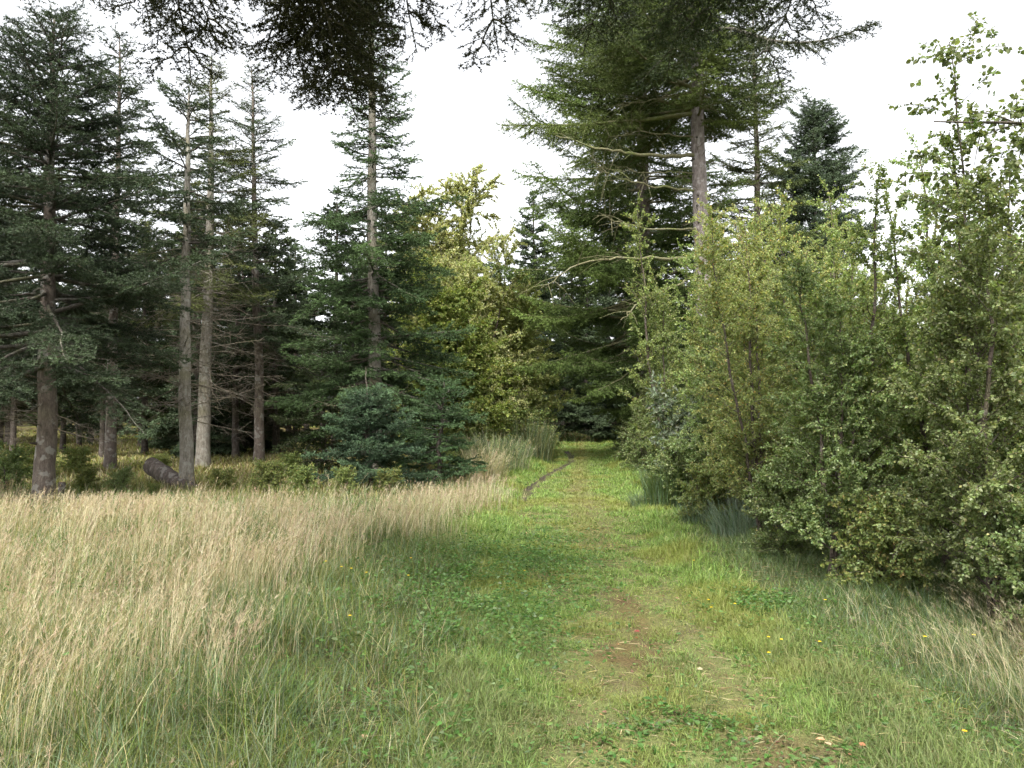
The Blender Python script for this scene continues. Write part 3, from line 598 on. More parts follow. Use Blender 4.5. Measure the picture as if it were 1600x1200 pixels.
# --- right side: the big spruces
def left_long(az, z): return 1.25 if math.cos(az) < -.3 else .72
conifer('spruce_tree', 'tallest spruce with thick pinkish bare trunk rising above the birch thicket', 'tree', g0(1108, 20), 17.5, .255, M_SPRUCE_BIG, (-.35, .0), 120,
        z_live=9.0, rad=3.4, prof=.5, whorl=.42, per=6, e_lo=-6, e_hi=35, sag=.12, tip=.16, cols=MID, dens=50, nl=.036, nw=.0065, stubs=90, keep_az=left_long, sp=.14, dead=26, dead_z=(4.5, 9), deadlen=(.6, 1.6), limb_mat=M_MOSSY, trunk_sides=20, droop=.3)
conifer('spruce_tree', 'broad green spruce with long mossy limbs reaching over the path end', 'tree', g0(1005, 26), 20, .28, M_SPRUCE, (0, 0), 121,
        z_live=1.9, rad=4.9, prof=.40, whorl=.5, per=8, e_lo=-8, e_hi=30, sag=.10, tip=.18, cols=MID, dens=34, nl=.042, nw=.0085, sp=.16, droop=.35, limb_mat=M_MOSSY, keep_az=lambda az, z: (.8 if math.cos(az) > .2 else 1.0) * (.55 + .45 * float(sstep(2.2, 4.0, z))), skip=.1)
conifer('spruce_tree', 'open thin-topped spruce just behind the thick pinkish trunk', 'tree', g0(1190, 27), 15.5, .17, M_SPRUCE, (-.1, 0), 122,
        z_live=3, rad=2.7, prof=.75, whorl=.55, per=5, e_lo=-5, e_hi=40, cols=OLV, dens=38, nl=.04, nw=.008, skip=.2)
conifer('spruce_tree', 'bushy-topped grey-green spruce standing against the sky above yellowing birches', 'tree', g0(1272, 29), 12.9, .2, M_SPRUCE, (0, 0), 123,
        z_live=3, rad=3.1, prof=.48, whorl=.42, per=7, e_lo=0, e_hi=45, cols=((.05, .07, .042), (.08, .105, .065)), dens=45, nl=.045, nw=.009)

def limb(root, pts, r0_, seed, mat_=None):
    rng = np.random.default_rng(seed); b = Buf(); org = np.array(root.location); C_ = np.array([at(*p) - org for p in pts]); u = np.linspace(0, len(pts) - 1, 22); A = np.stack([np.interp(u, range(len(pts)), C_[:, k]) for k in range(3)], -1)
    for _ in range(2): A[1:-1] = (A[:-2] + A[1:-1] * 2 + A[2:]) / 4
    A[1:-1] += rng.normal(0, .02, (20, 3)); tubes(b, A[None], np.linspace(r0_, r0_ * .2, 22)[None], 6)
    tw = []
    for q in range(16):
        i = int(rng.integers(8, 21)); d = norm(A[min(i + 1, 21)] - A[i] + rng.normal(0, .12, 3)); l = rng.uniform(.3, .9); tw.append([A[i], A[i] + d * l * .5 + [0, 0, .03], A[i] + d * l + [0, 0, -.05]])
    tubes(b, np.array(tw), np.tile([.009, .006, .003], (16, 1)), 4); b.build('limb', [mat_ or M_MOSSY], root, smooth=(0,))
big = bpy.data.objects['spruce_tree.006']
for i, (pts, r_) in enumerate([([(1085, 243, 20), (1000, 243, 19), (940, 232, 18.4), (868, 212, 18)], .055), ([(1085, 298, 20), (1020, 292, 19.4), (960, 275, 19), (930, 262, 18.8)], .035), ([(1085, 358, 20), (1010, 358, 19), (960, 345, 18.6), (935, 332, 18.4)], .03),
                               ([(1085, 402, 20), (985, 404, 18.6), (910, 408, 18), (845, 450, 17.8)], .045), ([(1085, 270, 20), (1000, 268, 19.2), (930, 262, 19)], .016), ([(1085, 150, 20), (1030, 153, 19.4), (960, 170, 19)], .03), ([(1085, 215, 20), (1000, 205, 19.4), (950, 215, 19)], .02),
                               ([(1095, 430, 20), (1010, 462, 18.6), (970, 500, 18)], .035)]):
    limb(big, pts, r_, 900 + i)
def clothed_limb(root, pts, r0_, seed, cols, side=.9, fs=.35, droop=.35):
    rng = np.random.default_rng(seed); b = Buf(); org = np.array(root.location); C_ = np.array([at(*p) - org for p in pts]); u = np.linspace(0, len(pts) - 1, 22); A = np.stack([np.interp(u, range(len(pts)), C_[:, k]) for k in range(3)], -1)
    for _ in range(2): A[1:-1] = (A[:-2] + A[1:-1] * 2 + A[2:]) / 4
    tubes(b, A[None], np.linspace(r0_, .006, 22)[None], 6, m=1); SS, SV = [], []
    for q in range(30):
        tq = fs + (1 - fs) * (q + rng.random()) / 30; i = min(int(tq * 21), 20); T_ = norm(A[i + 1] - A[i]); lat = norm(np.cross(T_, [0, 0, 1.])) * (1 if q % 2 else -1); ls = side * (1 - .75 * tq) * rng.uniform(.4, 1.3); t9 = np.linspace(0, 1, 9)[:, None]
        S_ = A[i] + norm(T_ * .9 + lat * .6) * t9 * ls + np.array([0, 0, -1.]) * t9 ** 1.6 * ls * rng.uniform(.2, .7)
        tubes(b, S_[None], np.linspace(.012, .003, 9)[None], 4, m=1); a, v, _, _ = spray(rng, S_, None, ls, fs=.1, sp=.08, side=.4, droop=droop, cap=.4); SS.append(a); SV.append(v)
    a, v, _, _ = spray(rng, A[-6:], None, .8, fs=.05, sp=.06, side=.3, droop=.1, cap=.3); SS.append(a); SV.append(v)
    S = np.concatenate(SS); V = np.concatenate(SV); c = np.array(cols[0]) + (np.array(cols[1]) - np.array(cols[0])) * rng.random((len(S), 1)); needles(b, rng, S, V, 60, .026, .0050, c)
    b.build('bough', [M_NEEDLE, M_TWIG], root, smooth=(1,))
clothed_limb(big, [(1092, 60, 20), (1135, 40, 17.5), (1195, 62, 15.5), (1245, 68, 14.5), (1300, 62, 13.8), (1372, 34, 13.4)], .05, 950, ((.026, .036, .016), (.05, .065, .028)), .75, .25)
# --- background wood built from three shared trees
deep = [conifer('spruce_tree', 'bg', 'tree', (0, -40 - 5 * k, 0), H, .16, M_DARKBARK, (.1 * k, 0), 130 + k, z_live=zl, rad=rd, prof=.6, whorl=.6, per=5, e_lo=-10, e_hi=40,
        cols=[BLUED, DKG, BLUE][k], dens=26, nl=.075, nw=.020, sp=.16, dead=61, dead_z=(.7, zl + .6), deadlen=(.8, 2.3), trunk_sides=8, skip=.1) for k, (H, zl, rd) in enumerate([(12.5, 3.2, 2.3), (11, 2.4, 2.1), (13.5, .6, 2.6)])]
used = [False] * 3
def put_deep(k, x, y, s, label, group, rz):
    loc = (x, y, float(ground_z(x, y)) - .02)
    if not used[k]:
        o = deep[k]; used[k] = True; o.location = loc; o.rotation_euler = (0, 0, rz); o.scale = (s, s, s); o['label'] = label; o['group'] = group
    else: copy_tree(deep[k], label, loc, rz, (s, s, s), group)
rng = np.random.default_rng(77)
row_labels = [['shaded spruce outside the stout edge trunk, at the border of the wood', 'shaded spruce close beside the stout edge trunk, first row behind it', 'shaded spruce directly behind the slim reddish trunk', 'shaded spruce directly behind the olive mossy trunk', 'shaded spruce just before the dark leaning trunk', 'shaded spruce in the dark behind the tall fir boughs'],
              ['farther shaded spruce at the outermost border of the wood', 'farther shaded spruce past the stout edge trunk on its outer side', 'thin shaded trunk behind the small cut stump', 'thin shaded trunk above the upper end of the leaning log', 'thin shaded trunk between the mossy trunk and the dark leaning trunk', 'thin shaded trunk just past the dark leaning trunk', 'spruce hidden behind the tall grey fir trunk'],
              ['third-row dark spruce at the outermost border of the wood', 'third-row dark spruce on the outer side of the stout edge trunk', 'third-row dark spruce between the stump and the slim reddish trunk', 'third-row dark spruce above the leaning log', 'third-row dark spruce behind the pale slender trunk', 'third-row dark spruce behind the dark leaning trunk', 'third-row dark spruce behind the inner boughs of the tall fir', 'third-row dark spruce behind the outer boughs of the tall fir']]
pts = []
def clear(x, y, r): return all((x - a) ** 2 + (y - b) ** 2 > r * r for a, b in pts)
for row, (d, step) in enumerate([(25.5, 2.6), (29, 2.7), (33, 2.8), (38, 3.0), (44, 3.4), (51, 4)]):
    for x in np.arange(gx(-120, d), gx(640, d), step):
        X = x + rng.uniform(-.8, .8); Y = d + rng.uniform(-1.2, 1.2)
        if not clear(X, Y, 1.6): continue
        pts.append((X, Y)); sc = rng.uniform(.58, .78) * (1 + .012 * (Y - 25))
        lab = row_labels[row].pop(0) if row < 3 else 'distant dark spruce deep inside the left wood'
        put_deep(row % 2 if rng.random() < .8 else 2, X, Y, sc, lab, 'spruces deep in the left wood', rng.uniform(0, 6.3))
for (px, d, k, s, lab) in [(838, 41, 2, .95, 'dark spruce standing at the outer side of the path bend'), (978, 41, 2, 1.0, 'dark spruce whose boughs close the path end from the thicket side'), (893, 58, 2, 1.15, 'broad dark spruce filling the path gap, slightly toward the alders'), (932, 60, 2, 1.2, 'broad dark spruce filling the path gap, slightly toward the thicket'),
                           (770, 46, 2, .8, 'dark spruce showing between the yellowish birches and the path end'), (835, 47, 2, .82, 'dark spruce closing the path at its bend'), (880, 52, 1, .9, 'gloomy spruce with dead lower twigs straight above the path end'),
                           (915, 56, 1, .95, 'gloomy spruce with dead lower twigs behind the path end, beside the broad green spruce'), (950, 50, 2, .9, 'dark spruce at the right shoulder of the path end'), (860, 62, 2, .95, 'far spruce behind the path bend'),
                           (905, 66, 2, 1.0, 'farthest spruce filling the dark gap over the path'), (800, 60, 2, .9, 'far spruce with pointed top left of the path gap'), (985, 58, 2, 1, 'far spruce hidden behind the broad green spruce'), (740, 58, 0, .85, 'far spruce behind the yellowish birch crowns'), (690, 50, 0, .8, 'spruce behind the tall fir and the yellowish birch'),
                           (1040, 36, 2, .8, 'spruce behind the birch thicket below the thick pinkish trunk'), (1120, 40, 2, .8, 'spruce behind the birch thicket beyond the thick pinkish trunk'), (1200, 38, 2, .8, 'spruce behind the thicket under the open thin-topped spruce'), (1330, 36, 2, .6, 'low spruce behind the thicket right of the bushy-topped spruce'), (1020, 46, 2, 1, 'far spruce behind the broad green one')]:
    put_deep(k, gx(px, d), d, s, lab, 'spruces beyond the path', rng.uniform(0, 6.3))

rng = np.random.default_rng(500); fb = Buf()
for row, (d, step) in enumerate([(72, 3.2), (84, 3.6), (98, 4.5)]):
    for x in np.arange(-.8 * d, .8 * d, step):
        X = x + rng.uniform(-1.2, 1.2); Y = d + rng.uniform(-3, 3); H = rng.uniform(8, 11.5) + .03 * (Y - 70); n = 1500; z = H * rng.random(n) ** 1.15; r = (2.2 * (1 - z / H) ** .7 + .1) * np.sqrt(rng.random(n)); a = rng.uniform(0, 6.3, n)
        o = np.stack([np.cos(a), np.sin(a), 0 * a], -1); P = np.array([X, Y, 0]) + o * r[:, None] + np.array([0, 0, 1.]) * (z + .3)[:, None]; sd = np.stack([-np.sin(a), np.cos(a), 0 * a], -1)
        T3 = np.stack([P + sd * .12, P - sd * .12, P + o * .55 + np.stack([0 * a, 0 * a, rng.uniform(-.35, .15, n)], -1)], 1)
        fb.add(T3, T=np.arange(3 * n).reshape(n, 3), C=np.repeat(mixc([(.022, .034, .018), (.03, .045, .022), (.04, .055, .028)], [2, 2, 1], n, rng), 3, 0))
        tubes(fb, np.array([[[X, Y, -.3], [X, Y, H * .95]]]), np.array([[.14, .02]]), 6, C=(.05, .04, .03))
tag(fb.build('distant_forest', M_NEEDLE), 'dark distant spruce forest closing the view behind everything', 'forest', kind='stuff')

# ------------------------------------------------------------------ overhanging boughs of two trees standing behind the camera
def overhang(name, label, trunk, H, specs, seed, cols, dens=85):
    rng = np.random.default_rng(seed); root = thing(name, label, 'tree', (trunk[0], trunk[1], float(ground_z(*trunk)) - .02)); org = np.array(root.location)
    TL, tt = trunk_line(H, (0, 0), .05, rng); tb = Buf(); tubes(tb, TL[None], (.24 * (1 - tt) ** .8 + .015)[None], 14); tb.build('trunk', [M_SPRUCE, M_TWIG], root, smooth=(0,))
    for (px, py, d, z0, side, fs, arc) in specs:
        cb = Buf(); B = at(px, py, d) - org; A0 = np.array([0, 0, z0]); t = np.linspace(0, 1, 26)[:, None]
        A = A0 * (1 - t) + B * t + np.array([0, 0, 1.]) * (arc * 4 * t * (1 - t)); A[1:, :2] += np.cumsum(rng.normal(0, .03, (25, 2)), 0); A[1:, 2] += np.cumsum(rng.normal(0, .012, 25))
        L = float(np.linalg.norm(B - A0))
        tubes(cb, A[None], np.linspace(.045, .004, 26)[None], 6, m=1)
        SS, SV = [], []
        # long hanging side limbs, each with its own spray
        n = int(L * (1 - fs) / .17)
        for q in range(n):
            tq = fs + (1 - fs) * (q + rng.random() * .7) / n; i = min(int(tq * 25), 24); T_ = norm(A[i + 1] - A[i]); lat = norm(np.cross(T_, [0, 0, 1.])) * (1 if q % 2 else -1)
            ls = side * 1.1 * (1 - tq) ** .6 * rng.uniform(.4, 1.3) + .25; K = 9; tt_ = np.linspace(0, 1, K)[:, None]
            Dm = norm(T_ * rng.uniform(.5, .9) + lat * rng.uniform(.6, 1.0)); S_ = A[i] + Dm * tt_ * ls + np.array([0, 0, -1.]) * tt_ ** 1.7 * ls * rng.uniform(.05, .35); S_[1:] += np.cumsum(rng.normal(0, .015, (K - 1, 3)), 0)
            tubes(cb, S_[None], np.linspace(.010, .0025, K)[None], 4, m=1)
            a, b_, _, _ = spray(rng, S_, None, ls, fs=.10, sp=.05, side=.48, droop=.12, cap=.5, thick=.12); SS.append(a); SV.append(b_)
        a, b_, _, _ = spray(rng, A[-7:], None, L * .24, fs=.05, sp=.09, side=.3, droop=.25, cap=.4); SS.append(a); SV.append(b_)
        S = np.concatenate(SS); V = np.concatenate(SV); big = np.linalg.norm(V, axis=1) > .1
        tubes(cb, np.stack([S[big], S[big] + V[big]], 1), np.tile([.0026, .0012], (big.sum(), 1)), 3, m=1)
        c = np.array(cols[0]) + (np.array(cols[1]) - np.array(cols[0])) * rng.random((len(S), 1))
        needles(cb, rng, S, V, dens * 1.1, .018, .0038, c, flat=.6)
        cb.build('bough', [M_NEEDLE, M_TWIG], root, smooth=(1,))
    return root
# (tip px, tip py, distance, height on trunk, side length, bare fraction, arc)
overhang('spruce_tree', 'dark lacy spruce boughs hanging from above at the top over the tall fir', (-1.6, -.6), 10.5,
         [(135, 5, 7.6, 7.4, 1.0, .62, .35), (250, 40, 7.0, 7.2, .8, .64, .3), (325, 130, 7.2, 7.2, .9, .62, .3), (365, 100, 7.0, 7.2, .6, .66, .3), (455, 150, 6.8, 7.0, 1.1, .6, .3), (500, 165, 7.0, 7.0, 1.1, .6, .3), (550, 180, 6.6, 7.0, 1.1, .6, .25), (595, 160, 6.9, 7.0, 1.0, .6, .25), 
          (620, 105, 6.3, 7.1, 1.0, .62, .3), (560, 60, 7.4, 7.6, 1.0, .6, .35), (690, -25, 6.5, 7.4, .6, .7, .3), (765, 105, 6.6, 6.9, .5, .72, .35)], 140, ((.026, .032, .014), (.055, .06, .026)))
overhang('spruce_tree', 'dark spruce boughs hanging from above across the thick pinkish trunk, one tip against the sky', (2.6, -1.2), 11.5,
         [(880, 15, 8.4, 8.2, 1.1, .62, .35), (930, 85, 8.8, 8.2, 1.2, .6, .3), (1010, 135, 8.6, 8.0, 1.2, .6, .3), (1100, 60, 7.8, 8.2, 1.2, .6, .3), (1170, 110, 8.2, 8.0, 1.1, .62, .3), (1225, 20, 7.8, 8.1, .7, .68, .3)], 141, ((.028, .042, .016), (.055, .075, .028)))

# ------------------------------------------------------------------ broadleaf trees and bushes
def broadleaf(name, label, cat, loc, H, seed, stems=2, rad=1.1, t0=.1, r0=.03, leaf=.030, lw=.8, spc=.0052, np_=42, e_lo=35, e_hi=60, cols=None, wts=None, bark=None, spread=.22, twig=.32, tw_sp=.075, dr=.25, group=None, shape='ovate', top=.25, prof=.6, build=True, clump=0, rz=0):
    rng = np.random.default_rng(seed); root = thing(name, label, cat, loc, rz, group)
    tb = Buf(); cb = Buf(); PP, PD, PS = [], [], []
    for s in range(stems):
        a = rng.uniform(0, 2 * pi) + s * 2 * pi / stems; hh = H * (1 if s == 0 else rng.uniform(.7, .97)); sp_ = spread * hh * (rng.uniform(.2, 1) if stems > 1 else rng.uniform(0, .4)); K = 16; t = np.linspace(0, 1, K)
        S_ = np.stack([math.cos(a) * (sp_ * t ** .9), math.sin(a) * (sp_ * t ** .9), hh * t - .1], -1); S_[1:, :2] += np.cumsum(rng.normal(0, .018 * hh / 4, (K - 1, 2)), 0)
        S_[0, :2] += rng.normal(0, .06, 2)
        tubes(tb, S_[None], (r0 * (1 if s == 0 else .75) * (1 - t) ** .8 + .004)[None], 7)
        n = np_; tb_ = np.sort(rng.uniform(t0, .985, n)); az = np.arange(n) * 2.4 + rng.uniform(0, .8, n)
        for q in range(n):
            f = tb_[q] * (K - 1); i = min(int(f), K - 2); p0 = S_[i] * (1 - f + i) + S_[i + 1] * (f - i)
            L = rad * ((1 - tb_[q]) ** prof) * min(1, .45 + tb_[q] * 2.0) * rng.uniform(.6, 1.2) + top * .6
            e = R(e_lo + (e_hi - e_lo) * tb_[q] + rng.normal(0, 8)); A = axis_curve(rng, p0, az[q], L, e, dr * .6, -.05, 9, .10)
            tubes(tb, A[None], np.linspace(.003 + r0 * .28 * (1 - tb_[q]), .0018, 9)[None], 4)
            PP.append(A[:-1]); PD.append(A[1:] - A[:-1]); PS.append(np.ones(8) * .6)
            m_ = max(3, int(L / tw_sp)); tq = rng.uniform(.15, 1, m_) * 7.99; ii = tq.astype(int); fr = (tq - ii)[:, None]
            B0 = A[ii] * (1 - fr) + A[ii + 1] * fr; Td = norm(A[ii + 1] - A[ii]); D = norm(Td * .8 + rng.normal(0, .65, (m_, 3)) + [0, 0, .1])
            l = twig * rng.uniform(.35, 1.2, m_) * (1 - .4 * tq / 8)
            m1 = B0 + D * (l * .5)[:, None]; B2 = m1 + norm(D + [0, 0, -dr]) * (l * .5)[:, None]
            tubes(tb, np.stack([B0, m1, B2], 1), np.tile([.0024, .0018, .001], (m_, 1)), 3)
            PP += [B0, m1]; PD += [m1 - B0, B2 - m1]; PS += [np.ones(m_)] * 2
        PP.append(S_[-5:-1]); PD.append(S_[-4:] - S_[-5:-1]); PS.append(np.ones(4))
    S = np.concatenate(PP); V = np.concatenate(PD); Wt = np.concatenate(PS); Wt = Wt * rng.choice([.15, 1, 1.7], len(Wt), p=[.25, .4, .35])
    cnt = rng.poisson(np.linalg.norm(V, axis=1) / spc * Wt); idx = np.repeat(np.arange(len(S)), cnt); n = len(idx)
    Pp = S[idx] + V[idx] * rng.random((n, 1)); D = norm(V)[idx]
    o = norm(rng.standard_normal((n, 3))); Dl = norm(D * .5 + o * .9 + [0, 0, -.35]); Pp = Pp + Dl * rng.uniform(.004, .022, (n, 1))
    Nn = norm(np.array([0, 0, 1.]) + .75 * rng.standard_normal((n, 3)))
    ls = leaf * rng.uniform(.55, 1.25, n); C = mixc(cols, wts, n, rng, .15)
    C *= (.85 + .3 * rng.random(len(S)))[idx][:, None]
    leaves(cb, Pp, Dl, Nn, ls, ls * lw * rng.uniform(.8, 1.15, n), C, shape=shape)
    tb.build('trunk', [bark or M_BIRCH], root, smooth=(0,)); cb.build('crown', [M_LEAF], root)
    return root

BC1 = ([(0.172, 0.230, 0.069), (0.224, 0.276, 0.098), (0.287, 0.333, 0.149), (0.345, 0.333, 0.115), (0.127, 0.178, 0.063)], [4, 4, 2.5, .5, 1.5])          # fresh birch
BC2 = ([(0.230, 0.265, 0.098), (0.293, 0.316, 0.138), (0.356, 0.322, 0.115), (0.184, 0.230, 0.075), (0.368, 0.253, 0.092)], [4, 4, 1.4, 2.5, .35])             # yellowing birch
BC3 = ([(0.144, 0.190, 0.069), (0.184, 0.230, 0.092), (0.241, 0.282, 0.149), (0.115, 0.155, 0.046), (0.287, 0.276, 0.115)], [4, 4, 2.5, 2, .5])         # darker, greyer
BC4 = ([(.17, .20, .15), (.12, .155, .10), (.09, .125, .065), (.22, .25, .19)], [3, 3, 2, 2])                               # grey willow
BC5 = ([(.15, .185, .055), (.20, .22, .07), (.10, .14, .045), (.24, .19, .07), (.24, .28, .11)], [4, 3, 3, .8, 1])         # bramble
BC6 = ([(.29, .30, .13), (.35, .35, .18), (.24, .26, .10), (.40, .36, .20)], [3, 3, 2, 1.4])                               # pale yellow-green alder

PR = {}
def proto(key, *a, **k): PR[key] = [broadleaf(*a, **k), False]
proto('b1', 'birch_tree', 'x', 'tree', (0, -60, 0), 4.6, 201, stems=2, rad=1.15, cols=BC1[0], wts=BC1[1])
proto('b2', 'birch_tree', 'x', 'tree', (0, -62, 0), 5.0, 202, stems=3, rad=1.1, cols=BC2[0], wts=BC2[1])
proto('b3', 'birch_tree', 'x', 'tree', (0, -64, 0), 4.2, 203, stems=3, rad=1.2, cols=BC3[0], wts=BC3[1], leaf=.032)
proto('b4', 'birch_tree', 'x', 'tree', (0, -66, 0), 5.2, 204, stems=2, rad=1.0, cols=BC1[0], wts=BC1[1], spc=.0085, e_lo=45, leaf=.034)
proto('s1', 'leafy_bush', 'x', 'bush', (0, -68, 0), 1.7, 205, stems=6, rad=.75, cols=BC3[0], wts=BC3[1], np_=20, r0=.012, t0=.06, leaf=.04, spread=.5, e_lo=10, spc=.009, twig=.25)
proto('s2', 'leafy_bush', 'x', 'bush', (0, -70, 0), 1.5, 206, stems=6, rad=.7, cols=BC5[0], wts=BC5[1], np_=20, r0=.012, t0=.06, leaf=.045, spread=.5, e_lo=10, spc=.010, twig=.25)
def put(key, label, cat, x, y, s=1, group=None, rz=None, sz=None, tilt=(0, 0), rg=[np.random.default_rng(9)]):
    o, u = PR[key]; rz = rg[0].uniform(0, 6.3) if rz is None else rz; loc = (x, y, float(ground_z(x, y))); S3 = (s, s, s * (sz or 1))
    if u: return copy_tree(o, label, loc, rz, S3, group, tilt)
    PR[key][1] = True; o.location = loc; o.rotation_euler = (tilt[0], tilt[1], rz); o.scale = S3; tag(o, label, cat, group); return o
TH = 'young trees of the right thicket'
# (kind, X, Y, scale, vertical factor, label)
front = [
 ('b3', 3.55, 5.9, .80, 1.0, 'dark-leaved birch sapling nearest the viewer at the thicket end'),
 ('b1', 4.1, 6.7, .92, 1.0, 'big fresh-green birch beside the darkest near corner of the thicket'),
 ('b3', 3.05, 7.6, .78, .95, 'low branching birch with visible dark forked stems over the verge grass'),
 ('b1', 3.6, 8.4, .93, .95, 'bright green birch with a forked reddish stem halfway up the near thicket'),
 ('b4', 4.9, 8.6, .95, .98, 'slender green birch behind the bright forked one'),
 ('b2', 3.0, 9.6, .86, .95, 'yellow-green birch with a dark upright stem above the pale rush tufts'),
 ('b1', 4.0, 10.3, .9, .93, 'leafy birch in the middle depth of the near thicket'),
 ('b2', 3.6, 11.8, .97, 1.0, 'yellow-orange tinted birch, the most autumnal crown of the thicket'),
 ('b2', 4.5, 12.6, 1.0, 1.03, 'yellowing birch with a pointed top under the bushy-topped spruce'),
 ('b3', 3.2, 12.9, .78, .9, 'rounded dark green birch beside the grey willow bush'),
 ('b4', 4.0, 15.2, 1.05, 1.02, 'feathery birch directly in front of the thick pinkish trunk'),
 ('b4', 3.3, 16.6, 1.12, 1.0, 'pale feathery birch leaning toward the path before the broad spruce'),
 ('b1', 4.9, 14.8, 1.0, 1.0, 'green birch immediately right of the thick pinkish trunk foot'),
 ('b3', 3.9, 18.9, .95, .9, 'grey-green birch narrowing the path before its dark end'),
 ('b3', 4.15, 22.5, .85, .9, 'small grey-green birch by the far verge'),
 ('b3', 4.5, 26, .8, .9, 'smaller birch at the far verge near the path end'),
 ('b1', 5.4, 10.8, .84, .95, 'green birch behind the leafy middle one'),
 ('b2', 6.0, 12.9, .85, .95, 'yellow-green birch deep in the thicket behind the autumnal one'),
 ('b4', 5.7, 15.5, .9, 1.0, 'tall thin birch deep in the thicket'),
 ('b1', 5.4, 7.4, .95, 1.0, 'large birch filling the picture border over the dark near corner'),
 ('b1', 6.3, 9.3, .85, 1.0, 'green birch at the far border of the thicket'),
 ('b3', 7.2, 11.2, .8, 1.0, 'dull green birch at the far border behind the others'),
 ('b3', 6.6, 17.5, .85, 1.0, 'dull green birch far back under the bushy-topped spruce'),
 ('b3', 5.6, 19.5, .9, 1.0, 'dull green birch far back behind the feathery pair'),
 ('b4', 3.75, 13.9, .88, 1.0, 'light green birch between the willow bush and the autumnal birch'),
 ('b1', 4.5, 9.4, .92, 1.0, 'green birch squeezed behind the dark upright stem'),
 ('b4', 5.0, 11.6, 1.0, 1.0, 'thin birch top poking up beside the autumnal crown'),
 ('b2', 5.0, 13.9, 1.0, 1.0, 'yellow-green birch under the gap between the two far spruces'),
 ('b3', 4.6, 16.9, 1.05, 1.0, 'dull birch directly below the first bare stretch of the thick trunk'),
 ('b1', 5.9, 8.1, .88, 1.0, 'green birch behind the large border one'),
 ('b4', 6.9, 10.4, .9, 1.0, 'thin birch behind the border group'),
 ('b2', 3.45, 10.8, .8, .95, 'yellow-green birch between the dark-stemmed one and the autumnal crown'),
 ('b1', 4.3, 7.9, .88, .95, 'green birch tucked behind the low branching one'),
 ('b1', 4.35, 11.5, .95, .95, 'green birch right behind the autumnal crown'),
 ('b4', 4.45, 17.3, 1.0, .95, 'pale birch hiding the thick pinkish trunk foot, nearer half'),
 ('b1', 4.65, 18.6, 1.1, 1.0, 'green birch hiding the thick pinkish trunk foot, farther half'),
 ('b4', 3.75, 14.6, .95, .95, 'light birch over the silvery willow bush'),
 ('b2', 5.9, 14.6, .9, 1.0, 'yellowish birch below the open thin-topped spruce'),
 ('b1', 7.0, 13.0, .8, .95, 'green birch closing the gap under the white sky'),
 ('b1', 7.6, 16.0, .85, .95, 'green birch in the last row under the white sky'),
 ('b3', 4.9, 6.3, .8, 1.0, 'shaded birch inside the near border group'),
 ('b1', 8.2, 13.8, .8, 1.0, 'green birch far back below the open white sky'),
]
for i, (k, x, y, s, sz, lab) in enumerate(front):
    put(k, lab, 'tree', x, y, s, TH, sz=sz)
# the loose tall birch against the sky at the near end
broadleaf('birch_tree', 'tall open birch with separate round leaves against the white sky', 'tree', (4.35, 7.0, 0), 5.0, 227, stems=5, rad=.75, r0=.018, leaf=.046, lw=.95, spc=.016, np_=30, e_lo=20, e_hi=40, cols=[(.15, .18, .07), (.19, .22, .10), (.11, .135, .05)], wts=[3, 2, 2], twig=.34, tw_sp=.13, dr=.3, t0=.3, group=TH, spread=.14, prof=.35, top=.35)
broadleaf('willow_bush', 'silvery grey willow bush with narrow upright leaves', 'bush', (2.95 + .25, 14.6, 0), 2.2, 222, stems=8, rad=.6, r0=.012, leaf=.09, lw=.36, spc=.014, np_=18, e_lo=40, e_hi=70, cols=BC4[0], wts=BC4[1], twig=.28, spread=.45, dr=-.1, t0=.1, shape='long')
low = [('s2', 3.45, 4.75, .55, 'small brownish bush poking out over the dark verge at the border'), ('s1', 2.95, 8.6, .62, 'low bush with small dark leaves below the yellow-green birch'), ('s2', 3.2, 6.9, .62, 'brownish low bush under the forked dark stems'), ('s1', 3.65, 5.3, .7, 'low dark bush at the near corner of the thicket'),
       ('s2', 2.75, 11.2, .62, 'pale-leaved bramble between the two rush tufts'), ('s1', 2.75, 13.4, .75, 'dark bush under the silvery willow'), ('s1', 3.35, 16.5, .95, 'rounded bush beside the narrowing path beyond the willow'), ('s1', 3.45, 20.5, 1.0, 'rounded green bush along the far verge'),
       ('s1', 3.8, 24, 1.1, 'farther rounded bush along the far verge'), ('s1', 4.4, 29, 1.1, 'last bush of the verge before the dark wood'), ('s2', 3.7, 9.6, .8, 'shaded bramble inside the thicket behind the low bush'), ('s2', 4.3, 5.9, .8, 'shaded bramble behind the near corner bush'), ('s1', 3.7, 12.1, .9, 'shaded bush under the autumnal birch')]
for k, x, y, s, lab in low: put(k, lab, 'bush', x, y, s, 'bushes at the foot of the right thicket')
